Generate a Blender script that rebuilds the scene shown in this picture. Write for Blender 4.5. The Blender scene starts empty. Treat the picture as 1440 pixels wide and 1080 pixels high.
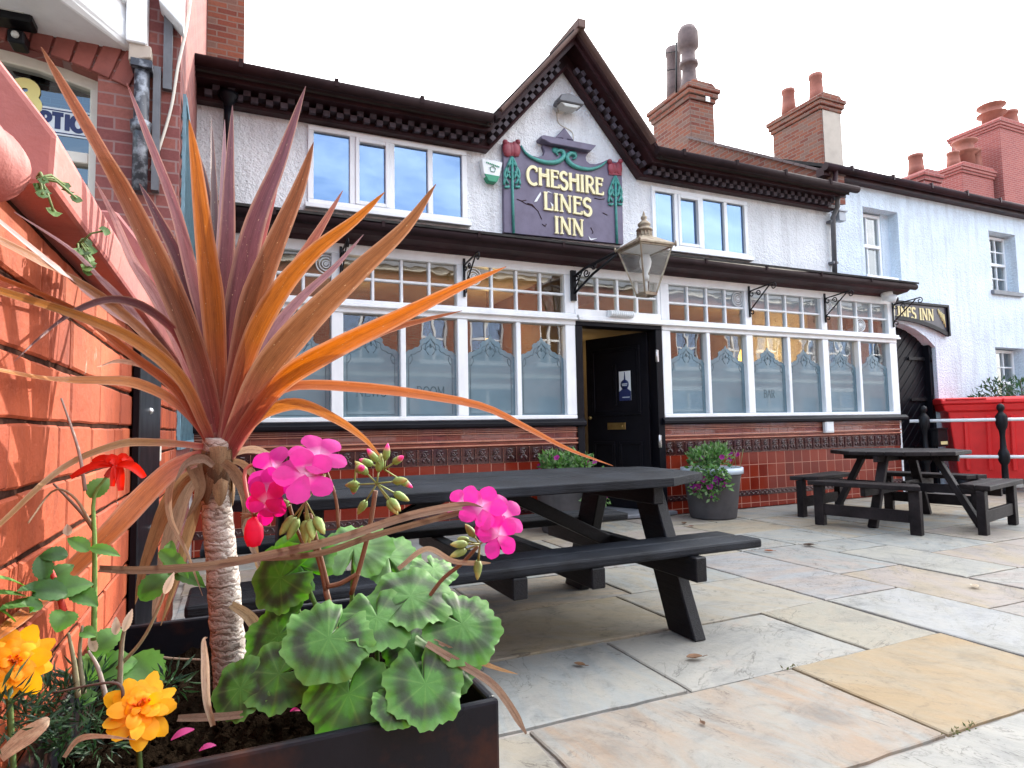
import bpy, bmesh, math, random
from mathutils import Vector, Matrix
random.seed(11)
SC = bpy.context.scene
COL = SC.collection
R = math.radians
# ---------------------------------------------------------------- camera
FPX, YAW, PIT, ROL, CH = 885.2, R(24.02), R(3.97), R(-1.08), 1.05
fw = Vector((math.sin(YAW)*math.cos(PIT), math.cos(YAW)*math.cos(PIT), math.sin(PIT)))
rt = Vector((math.cos(YAW), -math.sin(YAW), 0)); up = rt.cross(fw)
rt, up = math.cos(ROL)*rt+math.sin(ROL)*up, -math.sin(ROL)*rt+math.cos(ROL)*up
CP = Vector((0, 0, CH))
cam = bpy.data.cameras.new('camera'); co = bpy.data.objects.new('camera', cam); COL.objects.link(co)
co.matrix_world = Matrix(((rt.x, up.x, -fw.x, 0), (rt.y, up.y, -fw.y, 0), (rt.z, up.z, -fw.z, CH), (0, 0, 0, 1)))
cam.sensor_fit = 'HORIZONTAL'; cam.sensor_width = 36; cam.lens = 36*FPX/1440
cam.clip_start = 0.02; cam.clip_end = 2000
SC.camera = co
def ray(x, y): return fw+rt*((x-720)/FPX)-up*((y-540)/FPX)
def at(x, y, d): return CP+ray(x, y)*d            # survey point of the photo at a given depth
def onY(x, y, Y):
    d = ray(x, y); return CP+d*(Y/d.y)
def onX(x, y, X):
    d = ray(x, y); return CP+d*(X/d.x)
def onZ(x, y, Z):
    d = ray(x, y); return CP+d*((Z-CH)/d.z)
# ---------------------------------------------------------------- materials
def newmat(name):
    m = bpy.data.materials.new(name); m.use_nodes = True
    nt = m.node_tree; nt.nodes.clear()
    o = nt.nodes.new('ShaderNodeOutputMaterial')
    return m, nt, o
def N(nt, t, **kw):
    n = nt.nodes.new('ShaderNode'+t)
    for k, v in kw.items():
        if k in n.inputs: n.inputs[k].default_value = v
        else: setattr(n, k, v)
    return n
def L(nt, a, b): nt.links.new(a, b)
def rgba(c): return (c[0], c[1], c[2], 1)
def mul(c, k): return tuple(min(1, x*k) for x in c)
def ramp(nt, fac, stops):
    r = N(nt, 'ValToRGB'); el = r.color_ramp.elements
    while len(el) < len(stops): el.new(.5)
    for e, (p, c) in zip(el, stops):
        e.position = p; e.color = rgba(c) if len(c) == 3 else c
    L(nt, fac, r.inputs[0]); return r.outputs[0]
def mixc(nt, fac, a, b, mode='MIX'):
    m = N(nt, 'Mix', data_type='RGBA', blend_type=mode)
    for s, v in ((m.inputs['Factor'], fac), (m.inputs[6], a), (m.inputs[7], b)):
        if hasattr(v, 'is_output'): L(nt, v, s)
        elif isinstance(v, (int, float)): s.default_value = v
        else: s.default_value = rgba(v)
    return m.outputs[2]
def noise(nt, vec, scale, detail=4, rough=.55, dist=0):
    n = N(nt, 'TexNoise'); n.inputs['Scale'].default_value = scale; n.inputs['Detail'].default_value = detail
    n.inputs['Roughness'].default_value = rough; n.inputs['Distortion'].default_value = dist
    if vec is not None: L(nt, vec, n.inputs['Vector'])
    return n.outputs['Fac']
def bump(nt, h, strength, dist=.01, prev=None):
    b = N(nt, 'Bump'); b.inputs['Strength'].default_value = strength; b.inputs['Distance'].default_value = dist
    L(nt, h, b.inputs['Height'])
    if prev is not None: L(nt, prev, b.inputs['Normal'])
    return b.outputs[0]
def scaled(nt, vec, s, loc=(0, 0, 0)):
    m = N(nt, 'Mapping'); m.inputs['Scale'].default_value = s; m.inputs['Location'].default_value = loc
    L(nt, vec, m.inputs['Vector']); return m.outputs[0]
def objco(nt): return N(nt, 'TexCoord').outputs['Object']
def bsdf(nt, o, col, rough, nrm=None, metal=0, spec=.5, coat=0):
    b = N(nt, 'BsdfPrincipled')
    for s, v in ((b.inputs['Base Color'], col), (b.inputs['Roughness'], rough)):
        if hasattr(v, 'is_output'): L(nt, v, s)
        elif isinstance(v, (int, float)): s.default_value = v
        else: s.default_value = rgba(v)
    b.inputs['Metallic'].default_value = metal; b.inputs['Specular IOR Level'].default_value = spec
    b.inputs['Coat Weight'].default_value = coat
    if nrm is not None: L(nt, nrm, b.inputs['Normal'])
    if o is not None: L(nt, b.outputs[0], o.inputs[0])
    return b
def plain(name, c, rough=.5, var=.25, scale=6, bs=.15, bscale=40, metal=0, spec=.5, coat=0, c2=None, stretch=(1, 1, 1), bd=.004, rvar=.12):
    """a solid colour with worn, blotchy variation and a fine bump"""
    m, nt, o = newmat(name); v = scaled(nt, objco(nt), stretch)
    n = noise(nt, v, scale, 6, .62)
    lo = c2 if c2 else mul(c, 1-var)
    col = ramp(nt, n, [(.32, lo), (.52, c), (.75, mul(c, 1+var*.6))])
    h = noise(nt, v, bscale, 5, .6)
    rr = N(nt, 'MapRange'); L(nt, noise(nt, v, scale*2.3, 3), rr.inputs[0]); rr.inputs[3].default_value = max(0.02, rough-rvar); rr.inputs[4].default_value = min(1, rough+rvar)
    bsdf(nt, o, col, rr.outputs[0], bump(nt, h, bs, bd) if bs else None, metal, spec, coat)
    return m
def brickmat(name, cols, mortar, bw=.225, rh=.075, ms=.01, rough=.85, bstr=.6, offset=.5, shift=0, gloss=0, worn=None, msm=.1, grime=0):
    m, nt, o = newmat(name); oc = objco(nt)
    s = N(nt, 'SeparateXYZ'); L(nt, oc, s.inputs[0])
    a = N(nt, 'Math', operation='ADD'); L(nt, s.outputs[0], a.inputs[0]); L(nt, s.outputs[1], a.inputs[1])
    cmb = N(nt, 'CombineXYZ'); L(nt, a.outputs[0], cmb.inputs[0]); L(nt, s.outputs[2], cmb.inputs[1])
    wob = N(nt, 'TexNoise'); wob.inputs['Scale'].default_value = 16 if grime else 9; wob.inputs['Detail'].default_value = 6; L(nt, oc, wob.inputs['Vector'])
    wv = N(nt, 'VectorMath', operation='MULTIPLY_ADD'); L(nt, wob.outputs['Color'], wv.inputs[0]); wv.inputs[1].default_value = ((.011, .013, 0) if grime else (.008, .008, 0)) if not gloss else (.001, .001, 0); L(nt, cmb.outputs[0], wv.inputs[2])
    b = N(nt, 'TexBrick'); L(nt, wv.outputs[0], b.inputs['Vector'])
    b.offset = offset; b.inputs['Scale'].default_value = 1; b.inputs['Mortar Size'].default_value = ms; b.inputs['Mortar Smooth'].default_value = msm
    b.inputs['Brick Width'].default_value = bw; b.inputs['Row Height'].default_value = rh; b.inputs['Bias'].default_value = 0
    b.inputs['Color1'].default_value = (0, 0, 0, 1); b.inputs['Color2'].default_value = (1, 1, 1, 1); b.inputs['Mortar'].default_value = (.5, .5, .5, 1)
    big = noise(nt, oc, 2.2, 5, .6)
    v = N(nt, 'Math', operation='MULTIPLY_ADD'); L(nt, big, v.inputs[0]); v.inputs[1].default_value = .5
    sep = N(nt, 'SeparateColor'); L(nt, b.outputs['Color'], sep.inputs[0])
    hf = N(nt, 'Math', operation='MULTIPLY'); L(nt, sep.outputs[0], hf.inputs[0]); hf.inputs[1].default_value = .62
    L(nt, hf.outputs[0], v.inputs[2])
    col = ramp(nt, v.outputs[0], [(.15+.65*i/max(1, len(cols)-1), c) for i, c in enumerate(cols)])
    fine = noise(nt, oc, 45, 5, .65)
    col = mixc(nt, .35 if not gloss else .12, col, ramp(nt, fine, [(.3, (.25, .25, .25)), (.7, (1, 1, 1))]), 'MULTIPLY')
    if grime:
        gv = scaled(nt, oc, (1, 1, .45)); col = mixc(nt, grime, col, ramp(nt, noise(nt, gv, 24, 8, .75, .5), [(.30, (.30, .22, .20)), (.44, (.88, .85, .82)), (.6, (1.1, 1.08, 1.05))]), 'MULTIPLY'); col = mixc(nt, grime, col, ramp(nt, noise(nt, gv, 5, 6, .7), [(.34, (.55, .48, .45)), (.5, (1, 1, 1))]), 'MULTIPLY')
    if worn:
        col = mixc(nt, ramp(nt, noise(nt, scaled(nt, oc, (3, 3, 1.6)), 3.1, 8, .68), [(.665, (0, 0, 0)), (.685, (1, 1, 1))]), col, worn)
    col = mixc(nt, b.outputs['Fac'], col, mortar)
    inv = N(nt, 'Math', operation='SUBTRACT'); inv.inputs[0].default_value = 1; L(nt, b.outputs['Fac'], inv.inputs[1])
    nb = bump(nt, inv.outputs[0], bstr, .008)
    nb = bump(nt, fine, .25 if not gloss else .03, .004, nb)
    rg = N(nt, 'Math', operation='MULTIPLY_ADD'); L(nt, b.outputs['Fac'], rg.inputs[0]); rg.inputs[1].default_value = .8-rough if gloss else 0; rg.inputs[2].default_value = rough
    bsdf(nt, o, col, rg.outputs[0], nb, 0, .3, gloss*.6)
    return m
def attrmat(name, rough=.5, trans=.35, streak=0, bs=.2, spec=.4, bscale=60, tint=1.25, coat=0):
    """colour from the 'Col' attribute (the thing's own markings), optional length-wise streaks from UV, thin translucent tissue"""
    m, nt, o = newmat(name)
    c = N(nt, 'Attribute', attribute_name='Col').outputs['Color']
    uv = N(nt, 'TexCoord').outputs['UV']; oc = objco(nt)
    if streak:
        s = noise(nt, scaled(nt, uv, (26, 1.1, 1)), 1.6, 4, .6)
        c = mixc(nt, streak, c, ramp(nt, s, [(.3, (.48, .44, .42)), (.5, (1, 1, 1)), (.72, (1.3, 1.22, 1.1))]), 'MULTIPLY')
        s2 = noise(nt, scaled(nt, uv, (3, 7, 1)), 2.5, 5, .65)
        c = mixc(nt, .55, c, ramp(nt, s2, [(.33, (.55, .45, .42)), (.5, (1, 1, 1)), (.7, (1.15, 1.1, 1))]), 'MULTIPLY')
        h = s
        sp_ = noise(nt, scaled(nt, uv, (9, 60, 1)), 1.3, 3, .6); c = mixc(nt, ramp(nt, sp_, [(.66, (0, 0, 0)), (.72, (1, 1, 1))]), c, (.42, .34, .22))
        fn_ = noise(nt, scaled(nt, uv, (70, 2.0, 1)), 1.0, 2, .5); c = mixc(nt, .6, c, ramp(nt, fn_, [(.35, (.72, .68, .66)), (.6, (1.12, 1.1, 1.05))]), 'MULTIPLY')
    else:
        h = noise(nt, oc, bscale, 4, .6)
        c = mixc(nt, .5, c, ramp(nt, noise(nt, oc, bscale*.6, 4), [(.3, (.7, .7, .7)), (.6, (1.1, 1.1, 1.1))]), 'MULTIPLY')
    nb = bump(nt, h, bs, .002)
    b = bsdf(nt, None, c, rough, nb, 0, spec, coat)
    if trans:
        t = N(nt, 'BsdfTranslucent'); hs = N(nt, 'HueSaturation'); hs.inputs['Saturation'].default_value = tint; hs.inputs['Value'].default_value = 1.15; L(nt, c, hs.inputs['Color']); L(nt, hs.outputs[0], t.inputs[0])
        mx = N(nt, 'MixShader'); mx.inputs[0].default_value = trans; L(nt, b.outputs[0], mx.inputs[1]); L(nt, t.outputs[0], mx.inputs[2]); L(nt, mx.outputs[0], o.inputs[0])
    else: L(nt, b.outputs[0], o.inputs[0])
    return m
def glassmat(name, ior=1.8, tint=(.8, .82, .82), wav=.02, dust=0, coat=(1, 1, 1)):
    m, nt, o = newmat(name)
    nb = bump(nt, noise(nt, objco(nt), 2.2, 2), wav, .05)
    t = N(nt, 'BsdfTransparent'); t.inputs[0].default_value = rgba(tint)
    g = N(nt, 'BsdfGlossy'); g.inputs['Roughness'].default_value = .01; g.inputs[0].default_value = rgba(coat); L(nt, nb, g.inputs['Normal'])
    f = N(nt, 'Fresnel'); f.inputs['IOR'].default_value = ior; L(nt, nb, f.inputs['Normal'])
    bf = N(nt, 'Math', operation='SUBTRACT'); bf.inputs[0].default_value = 1; L(nt, N(nt, 'NewGeometry').outputs['Backfacing'], bf.inputs[1]); fm = N(nt, 'Math', operation='MULTIPLY'); L(nt, f.outputs[0], fm.inputs[0]); L(nt, bf.outputs[0], fm.inputs[1])
    mx = N(nt, 'MixShader'); L(nt, fm.outputs[0], mx.inputs[0]); L(nt, t.outputs[0], mx.inputs[1]); L(nt, g.outputs[0], mx.inputs[2]); out = mx.outputs[0]
    if dust:
        d = N(nt, 'BsdfTranslucent'); d.inputs[0].default_value = (.75, .74, .72, 1); m2 = N(nt, 'MixShader'); m2.inputs[0].default_value = dust; L(nt, out, m2.inputs[1]); L(nt, d.outputs[0], m2.inputs[2]); out = m2.outputs[0]
    L(nt, out, o.inputs[0])
    return m
def emit(name, c, s):
    m, nt, o = newmat(name); e = N(nt, 'Emission'); e.inputs[0].default_value = rgba(c); e.inputs[1].default_value = s; L(nt, e.outputs[0], o.inputs[0]); return m
M = {}
M['white'] = plain('white gloss paint', (.82, .835, .85), .38, .10, 5, .12, 30, stretch=(1, 1, .4))
M['cream'] = plain('cream frame paint', (.62, .59, .52), .5, .12, 5, .1)
M['black'] = plain('black gloss paint', (.006, .006, .009), .36, .3, 4, .1, 25, spec=.14)
M['maroon'] = plain('dark maroon gloss paint', (.036, .014, .016), .45, .5, 3, .25, 30, c2=(.018, .009, .010), spec=.18)
M['verge'] = plain('brown verge tiles', (.12, .068, .055), .8, .3, 6, .3, 30)
M['dentil'] = plain('sky greyed maroon paint', (.085, .070, .085), .5, .35, 8, .2, 40, spec=.2)  # grey of reflected sky put into the dentils' own colour
M['purple'] = plain('flaking purple paint', (.125, .105, .165), .5, .22, 6, .3, 22, c2=(.10, .08, .13))
M['slate'] = plain('grey lead and slate', (.17, .18, .20), .55, .3, 5, .25, 20)
M['darkroof'] = plain('dark felted roof', (.05, .047, .045), .9, .35, 7, .3, spec=0)
M['gutter'] = plain('matt black gutter paint', (.026, .015, .016), .75, .3, 5, .1, 25, spec=.1)
M['iron'] = plain('black wrought iron', (.006, .006, .008), .42, .3, 9, .2, spec=.2)
M['steel'] = plain('bright steel', (.55, .55, .56), .3, .15, 9, 0, metal=1)
M['brass'] = plain('aged brass', (.42, .30, .12), .35, .3, 12, .1, metal=1)
M['copper'] = plain('weathered copper and brass', (.25, .205, .145), .5, .45, 14, .2, metal=.5, c2=(.14, .075, .05))
M['goldpaint'] = plain('cream gold paint', (.72, .62, .30), .45, .12, 20, .1)
M['letter'] = plain('cream letter paint', (.80, .72, .42), .45, .1, 20, .1)
M['tulipred'] = plain('faded crimson paint', (.26, .035, .055), .5, .3, 14, .3)
M['teal'] = plain('verdigris green paint', (.055, .27, .235), .5, .3, 12, .3)
M['plastic_white'] = plain('white plastic', (.75, .77, .78), .35, .06, 5, 0)
M['plastic_green'] = plain('green plastic', (.02, .25, .13), .4, .1, 5, 0)
M['greyplastic'] = plain('grey metal housing', (.12, .12, .13), .45, .25, 6, .1)
M['lens'] = plain('dull lens glass', (.45, .45, .42), .25, .2, 6, 0)
M['red'] = plain('red plastic bin', (.74, .020, .022), .42, .12, 5, .08, 60)
M['potgrey'] = plain('grey stone pot', (.07, .066, .07), .75, .3, 6, .3, 30)
M['pale'] = plain('pale glazed rim', (.40, .47, .54), .4, .15, 8, .1)
M['terracotta'] = plain('chimney pot clay', (.29, .095, .065), .75, .25, 5, .2)
M['potdark'] = plain('sooty brown clay', (.13, .085, .08), .75, .35, 6, .2)
M['stucco_tan'] = plain('tan cement render', (.44, .37, .31), .9, .12, 4, .3, 40)
M['lead'] = plain('blue grey lead flashing', (.34, .37, .42), .5, .15, 5, .1)
M['coping'] = plain('pink painted coping stone', (.35, .105, .088), .62, .18, 5, .35, 60, c2=(.25, .065, .065))
M['copingroll'] = plain('pink painted rounded coping', (.33, .10, .085), .65, .22, 4, .6, 35, c2=(.22, .055, .055))
def wood(name, st, dark, mid, worn_, rough=.45):
    m, nt, o = newmat(name); v = scaled(nt, objco(nt), st)
    g1 = noise(nt, v, 3.5, 8, .7, .6); g2 = noise(nt, v, 14, 6, .75, .3); big = noise(nt, objco(nt), 2.5, 5, .6)
    c = ramp(nt, g1, [(.32, dark), (.50, mid), (.62, mid), (.74, worn_)])
    c = mixc(nt, .7, c, ramp(nt, g2, [(.30, (.35, .35, .36)), (.5, (1, 1, 1)), (.7, (1.5, 1.5, 1.55))]), 'MULTIPLY')
    c = mixc(nt, ramp(nt, big, [(.45, (0, 0, 0)), (.70, (.55, .55, .55))]), c, worn_)
    rg = N(nt, 'MapRange'); L(nt, g2, rg.inputs[0]); rg.inputs[3].default_value = rough-.12; rg.inputs[4].default_value = rough+.2
    nb = bump(nt, g1, .6, .006); nb = bump(nt, g2, .8, .004, nb)
    bsdf(nt, o, c, rg.outputs[0], nb, 0, .16); return m
M['woodblack'] = wood('black stained timber', (1, 16, 16), (.002, .002, .003), (.006, .0075, .011), (.036, .042, .054))
M['woodblackY'] = plain('black stained timber rails', (.006, .0065, .009), .45, .5, 3, .6, 12, stretch=(14, 1, 14), bd=.006, c2=(.004, .004, .005), spec=.22)
M['woodbrown'] = wood('dark brown stained timber', (4, 4, 4), (.004, .003, .003), (.013, .0095, .010), (.050, .040, .039), .55)
M['trough'] = plain('black enamelled steel with rust bloom', (.007, .008, .012), .32, .6, 9, .15, 40, c2=(.045, .018, .012), spec=.16)
M['interior'] = plain('dim brown panelled room', (.10, .055, .03), .7, .4, 2, 0)
M['interiorpale'] = plain('cream hall plaster', (.46, .42, .36), .8, .12, 2, 0)
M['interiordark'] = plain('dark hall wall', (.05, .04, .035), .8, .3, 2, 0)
M['sign_black'] = plain('dark purple sign board', (.035, .03, .045), .4, .3, 6, .1)
M['navy'] = plain('navy blue print', (.012, .022, .10), .4, .05, 5, 0)
M['yellowprint'] = plain('pale yellow numerals', (.75, .66, .25), .5, .05, 5, 0)
M['paleprint'] = plain('pale sign card', (.62, .68, .72), .5, .05, 5, 0)
M['bluetrellis'] = plain('pale blue trellis paint', (.16, .29, .36), .6, .25, 10, .2)
M['cable'] = plain('off white cable', (.6, .55, .48), .6, .1, 10, 0)
M['pipe'] = plain('blotched black drainpipe paint', (.03, .032, .042), .4, .5, 16, .3, 20, c2=(.30, .32, .36))
M['asphalt'] = plain('asphalt', (.05, .05, .052), .9, .25, 3, .4, 120)
M['concrete'] = plain('pavement concrete', (.33, .32, .30), .9, .15, 2, .3, 60)
M['soil'] = plain('dark crumbly compost', (.011, .0075, .005), .95, .6, 40, 1.0, 70, bd=.02, spec=0)
M['frost'] = None
M['glass'] = glassmat('old window glass', 2.3, (.82, .84, .84), .03)
M['glass_up'] = glassmat('sky blue tinted window glass', 4.2, (.3, .42, .6), .02, 0, (.44, .61, .88))  # blue of the mirrored sky is tinted into the gloss colour
M['glass_lamp'] = glassmat('dusty lantern glass', 1.5, (.86, .85, .83), .02, .14)
M['blind'] = plain('pale blue room blind', (.34, .40, .48), .8, .08, 2, 0)
M['curtain'] = plain('white net curtain', (.62, .66, .72), .85, .1, 9, .2, 20, stretch=(6, 6, .4))
M['warm'] = emit('lit amber lamp glass', (1, .50, .08), 1.6)
M['warm2'] = emit('lit yellow ceiling lamp', (1, .72, .2), 1.8)
M['brick_left'] = brickmat('purple red facing brick', [(.17, .055, .055), (.24, .075, .068), (.29, .10, .08)], (.25, .15, .14), .225, .075, .006, bstr=.35)
M['brick_orange'] = brickmat('orange painted wall brick', [(.31, .060, .022), (.39, .083, .032), (.45, .11, .045)], (.085, .034, .024), .215, .075, .0034, .8, 1, worn=(.36, .33, .27), msm=.3, grime=.75)
M['brick_stack'] = brickmat('weathered orange stock brick', [(.13, .038, .030), (.20, .056, .034), (.26, .085, .048), (.19, .10, .075)], (.19, .125, .10), .225, .075, .009)
M['brick_far'] = brickmat('red chimney brick', [(.29, .07, .065), (.36, .095, .08)], (.35, .18, .16), .225, .075, .008)
M['brick_street'] = brickmat('terrace red brick', [(.20, .055, .04), (.28, .08, .05), (.33, .11, .07)], (.25, .2, .17), .225, .075, .01)
M['tile'] = brickmat('glazed oxblood tile', [(.11, .010, .005), (.165, .015, .007), (.21, .024, .010)], (.42, .20, .14), .152, .158, .004, .16, .5, 0, gloss=.3, msm=.2)
M['tileband'] = plain('glazed dark relief tile', (.050, .014, .015), .16, .3, 9, .25, 50, coat=.5)
M['tilestripe'] = plain('pale glazed terracotta stripe', (.46, .19, .125), .25, .3, 6, .15, 30, coat=.3)
M['brickplain'] = plain('rubbed arch brick', (.255, .075, .06), .8, .3, 5, .4, 50)
M['tilerib'] = plain('glazed terracotta moulding', (.20, .045, .030), .18, .35, 6, .15, 30, coat=.6, c2=(.10, .02, .016), stretch=(1, 1, 6))
def roughcast(name, c, sc=55, st=.9, c2=None):
    m, nt, o = newmat(name); oc = objco(nt)
    col = ramp(nt, noise(nt, oc, 1.6, 7, .65), [(.3, c2 or mul(c, .86)), (.55, c), (.8, mul(c, 1.05))])
    col = mixc(nt, .5, col, ramp(nt, noise(nt, scaled(nt, oc, (7, 7, .7)), 1.2, 5, .6), [(.34, (.70, .69, .69)), (.52, (1, 1, 1))]), 'MULTIPLY')
    v = N(nt, 'TexVoronoi', feature='SMOOTH_F1'); v.inputs['Scale'].default_value = sc; L(nt, oc, v.inputs['Vector'])
    nb = bump(nt, noise(nt, oc, sc*.5, 5, .65), st, .03)
    nb = bump(nt, v.outputs['Distance'], st*.6, .015, nb)
    bsdf(nt, o, col, .85, nb, 0, .3); return m
M['render'] = roughcast('white painted roughcast', (.85, .865, .885))
M['renderblue'] = roughcast('pale blue white pebbledash', (.72, .81, .90), 60, .9)
def frostmat():
    m, nt, o = newmat('etched frosted glass'); oc = objco(nt)
    c = ramp(nt, noise(nt, scaled(nt, oc, (1, 1, 1)), 1.5, 3), [(.3, (.085, .15, .185)), (.7, (.14, .215, .25))])
    bsdf(nt, o, c, .22, bump(nt, noise(nt, oc, 3.0, 2), .02, .05), 0, .5, .8); return m
M['frost'] = frostmat()
M['etch'] = plain('etched darker line', (.045, .08, .095), .3, .1, 4, 0, spec=.3)
def pavemat():
    m, nt, o = newmat('riven sandstone flags'); oc = objco(nt)
    a = N(nt, 'Attribute', attribute_name='Col').outputs['Color']; b = N(nt, 'Attribute', attribute_name='Col2').outputs['Color']
    off = N(nt, 'Attribute', attribute_name='Off').outputs['Color']
    sh = N(nt, 'VectorMath', operation='MULTIPLY_ADD'); L(nt, off, sh.inputs[0]); sh.inputs[1].default_value = (37, 41, 13); L(nt, oc, sh.inputs[2]); v = sh.outputs[0]
    vr = N(nt, 'VectorRotate', rotation_type='Z_AXIS'); L(nt, v, vr.inputs['Vector'])
    sp = N(nt, 'SeparateColor'); L(nt, off, sp.inputs[0]); am = N(nt, 'Math', operation='MULTIPLY'); am.inputs[1].default_value = 3.1; L(nt, sp.outputs[2], am.inputs[0]); L(nt, am.outputs[0], vr.inputs['Angle'])
    st = noise(nt, scaled(nt, vr.outputs[0], (1, 3.2, 1)), 1.25, 8, .62, 1.6)
    c = mixc(nt, ramp(nt, st, [(.40, (0, 0, 0)), (.60, (1, 1, 1))]), a, b)
    c = mixc(nt, .75, c, ramp(nt, noise(nt, v, 3.2, 9, .68, .6), [(.30, (.60, .62, .66)), (.48, (1, 1, 1)), (.68, (1.12, 1.07, 1.0))]), 'MULTIPLY')
    r1 = N(nt, 'TexNoise', noise_type='RIDGED_MULTIFRACTAL') ; r1.inputs['Scale'].default_value = 1.5; r1.inputs['Detail'].default_value = 7; r1.inputs['Distortion'].default_value = .9
    L(nt, scaled(nt, vr.outputs[0], (1, 2.4, 1)), r1.inputs['Vector'])
    crack = ramp(nt, r1.outputs['Fac'], [(.0, (1, 1, 1)), (.72, (1, 1, 1)), (.95, (.5, .46, .43))])
    c = mixc(nt, .8, c, crack, 'MULTIPLY')
    c = mixc(nt, .7, c, ramp(nt, noise(nt, v, 19, 8, .72, .8), [(.27, (.45, .45, .46)), (.40, (1, 1, 1)), (.72, (1.06, 1.05, 1.03))]), 'MULTIPLY')
    for sc_, ds_, wd_, off_ in ((1.5, 1.4, .010, (3, 7, 1)), (3.1, 2.2, .012, (9, 2, 4))):   # shade along riven ledges, darkened into the colour
        ln_ = noise(nt, scaled(nt, vr.outputs[0], (1, 1.9, 1), off_), sc_, 7, .6, ds_)
        d1 = N(nt, 'Math', operation='SUBTRACT'); L(nt, ln_, d1.inputs[0]); d1.inputs[1].default_value = .54; d2 = N(nt, 'Math', operation='ABSOLUTE'); L(nt, d1.outputs[0], d2.inputs[0])
        ed = ramp(nt, d2.outputs[0], [(0, (1, 1, 1)), (wd_, (0, 0, 0))]); gate = ramp(nt, noise(nt, scaled(nt, v, (1, 1, 1), off_), 2.3, 3), [(.50, (0, 0, 0)), (.60, (1, 1, 1))])
        c = mixc(nt, mixc(nt, 1, ed, gate, 'MULTIPLY'), c, mixc(nt, 1, c, (.40, .38, .37), 'MULTIPLY'))
    c = mixc(nt, .8, c, ramp(nt, noise(nt, v, 6.5, 10, .74, 1.2), [(.30, (.62, .60, .58)), (.45, (1, .99, .97)), (.60, (1.05, 1.03, 1)), (.75, (1.22, 1.2, 1.16))]), 'MULTIPLY')
    c = mixc(nt, 1, c, (.565, .565, .55), 'MULTIPLY')
    stain = ramp(nt, noise(nt, scaled(nt, v, (1, 1, 1), (5, 3, 1)), 1.1, 8, .7), [(.60, (0, 0, 0)), (.74, (1, 1, 1))])
    c = mixc(nt, stain, c, mixc(nt, .55, c, (.46, .30, .20), 'MIX'))
    terr = N(nt, 'Math', operation='SNAP'); terr.inputs[1].default_value = .09; L(nt, st, terr.inputs[0])
    nb = bump(nt, terr.outputs[0], .55, .02)
    nb = bump(nt, noise(nt, v, 14, 8, .66), .45, .012, nb)
    rg = N(nt, 'MapRange'); L(nt, noise(nt, v, 4, 5), rg.inputs[0]); rg.inputs[3].default_value = .42; rg.inputs[4].default_value = .8
    bsdf(nt, o, c, rg.outputs[0], nb, 0, .4); return m
M['flag'] = pavemat()
M['mortar'] = plain('sandy pointing', (.30, .27, .24), .95, .45, 5, .5, 60, c2=(.06, .05, .045))
M['leaf_cord'] = attrmat('cordyline blade', .36, .30, .85, .4, .5, tint=1.05)
M['leaf_dry'] = attrmat('dry cordyline blade', .7, .2, .9, .6, .2, tint=1.0)
M['leaf_ger'] = attrmat('geranium leaf', .55, .32, 0, .35, .35, 120)
M['leaf_green'] = attrmat('soft green leaf', .5, .35, 0, .3, .35, 90)
M['petal'] = attrmat('flower petal', .5, .45, 0, .1, .3, 80, tint=1.1)
M['stem'] = attrmat('plant stem', .6, 0, 0, .4, .3, 200)
def trunkmat():
    m, nt, o = newmat('ringed cordyline bark'); oc = objco(nt)
    wv = N(nt, 'TexWave', wave_type='BANDS', bands_direction='Z'); wv.inputs['Scale'].default_value = 31; wv.inputs['Distortion'].default_value = 9; wv.inputs['Detail'].default_value = 4; wv.inputs['Detail Scale'].default_value = 2.2
    L(nt, oc, wv.inputs['Vector'])
    n2 = noise(nt, scaled(nt, oc, (1, 1, 3)), 30, 7, .7)
    c = ramp(nt, n2, [(.25, (.07, .05, .04)), (.40, (.33, .28, .245)), (.58, (.56, .52, .49)), (.78, (.30, .20, .15))])
    c = mixc(nt, .75, c, ramp(nt, wv.outputs['Fac'], [(.02, (.38, .27, .22)), (.16, (1, 1, 1)), (1, (1.05, 1.03, 1))]), 'MULTIPLY')
    nb = bump(nt, wv.outputs['Fac'], .45, .003); nb = bump(nt, n2, .9, .004, nb)
    bsdf(nt, o, c, .85, nb, 0, .2); return m
M['trunk'] = trunkmat()
def paintedbrick():
    m, nt, o = newmat('flaking orange painted brick'); oc = objco(nt); c = N(nt, 'Attribute', attribute_name='Col').outputs['Color']; gv = scaled(nt, oc, (1, 1, .5))
    c = mixc(nt, .8, c, ramp(nt, noise(nt, gv, 30, 9, .76, .5), [(.30, (.42, .33, .30)), (.43, (.92, .9, .88)), (.62, (1.1, 1.07, 1.04))]), 'MULTIPLY')
    c = mixc(nt, .8, c, ramp(nt, noise(nt, gv, 6, 7, .72), [(.34, (.58, .50, .46)), (.5, (1, 1, 1)), (.7, (1.12, 1.1, 1.08))]), 'MULTIPLY')
    c = mixc(nt, ramp(nt, noise(nt, scaled(nt, oc, (3, 3, 1.3), (2, 5, 1)), 4.2, 9, .7), [(.655, (0, 0, 0)), (.675, (1, 1, 1))]), c, (.36, .36, .31))
    h = noise(nt, oc, 55, 8, .72); nb = bump(nt, h, .8, .004); nb = bump(nt, noise(nt, oc, 14, 4), .4, .01, nb)
    bsdf(nt, o, c, .62, nb, 0, .3); return m
M['paintbrick'] = paintedbrick()
M['joint'] = plain('crumbling dark mortar', (.045, .022, .017), .95, .6, 30, 1, 80, spec=0)
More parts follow.
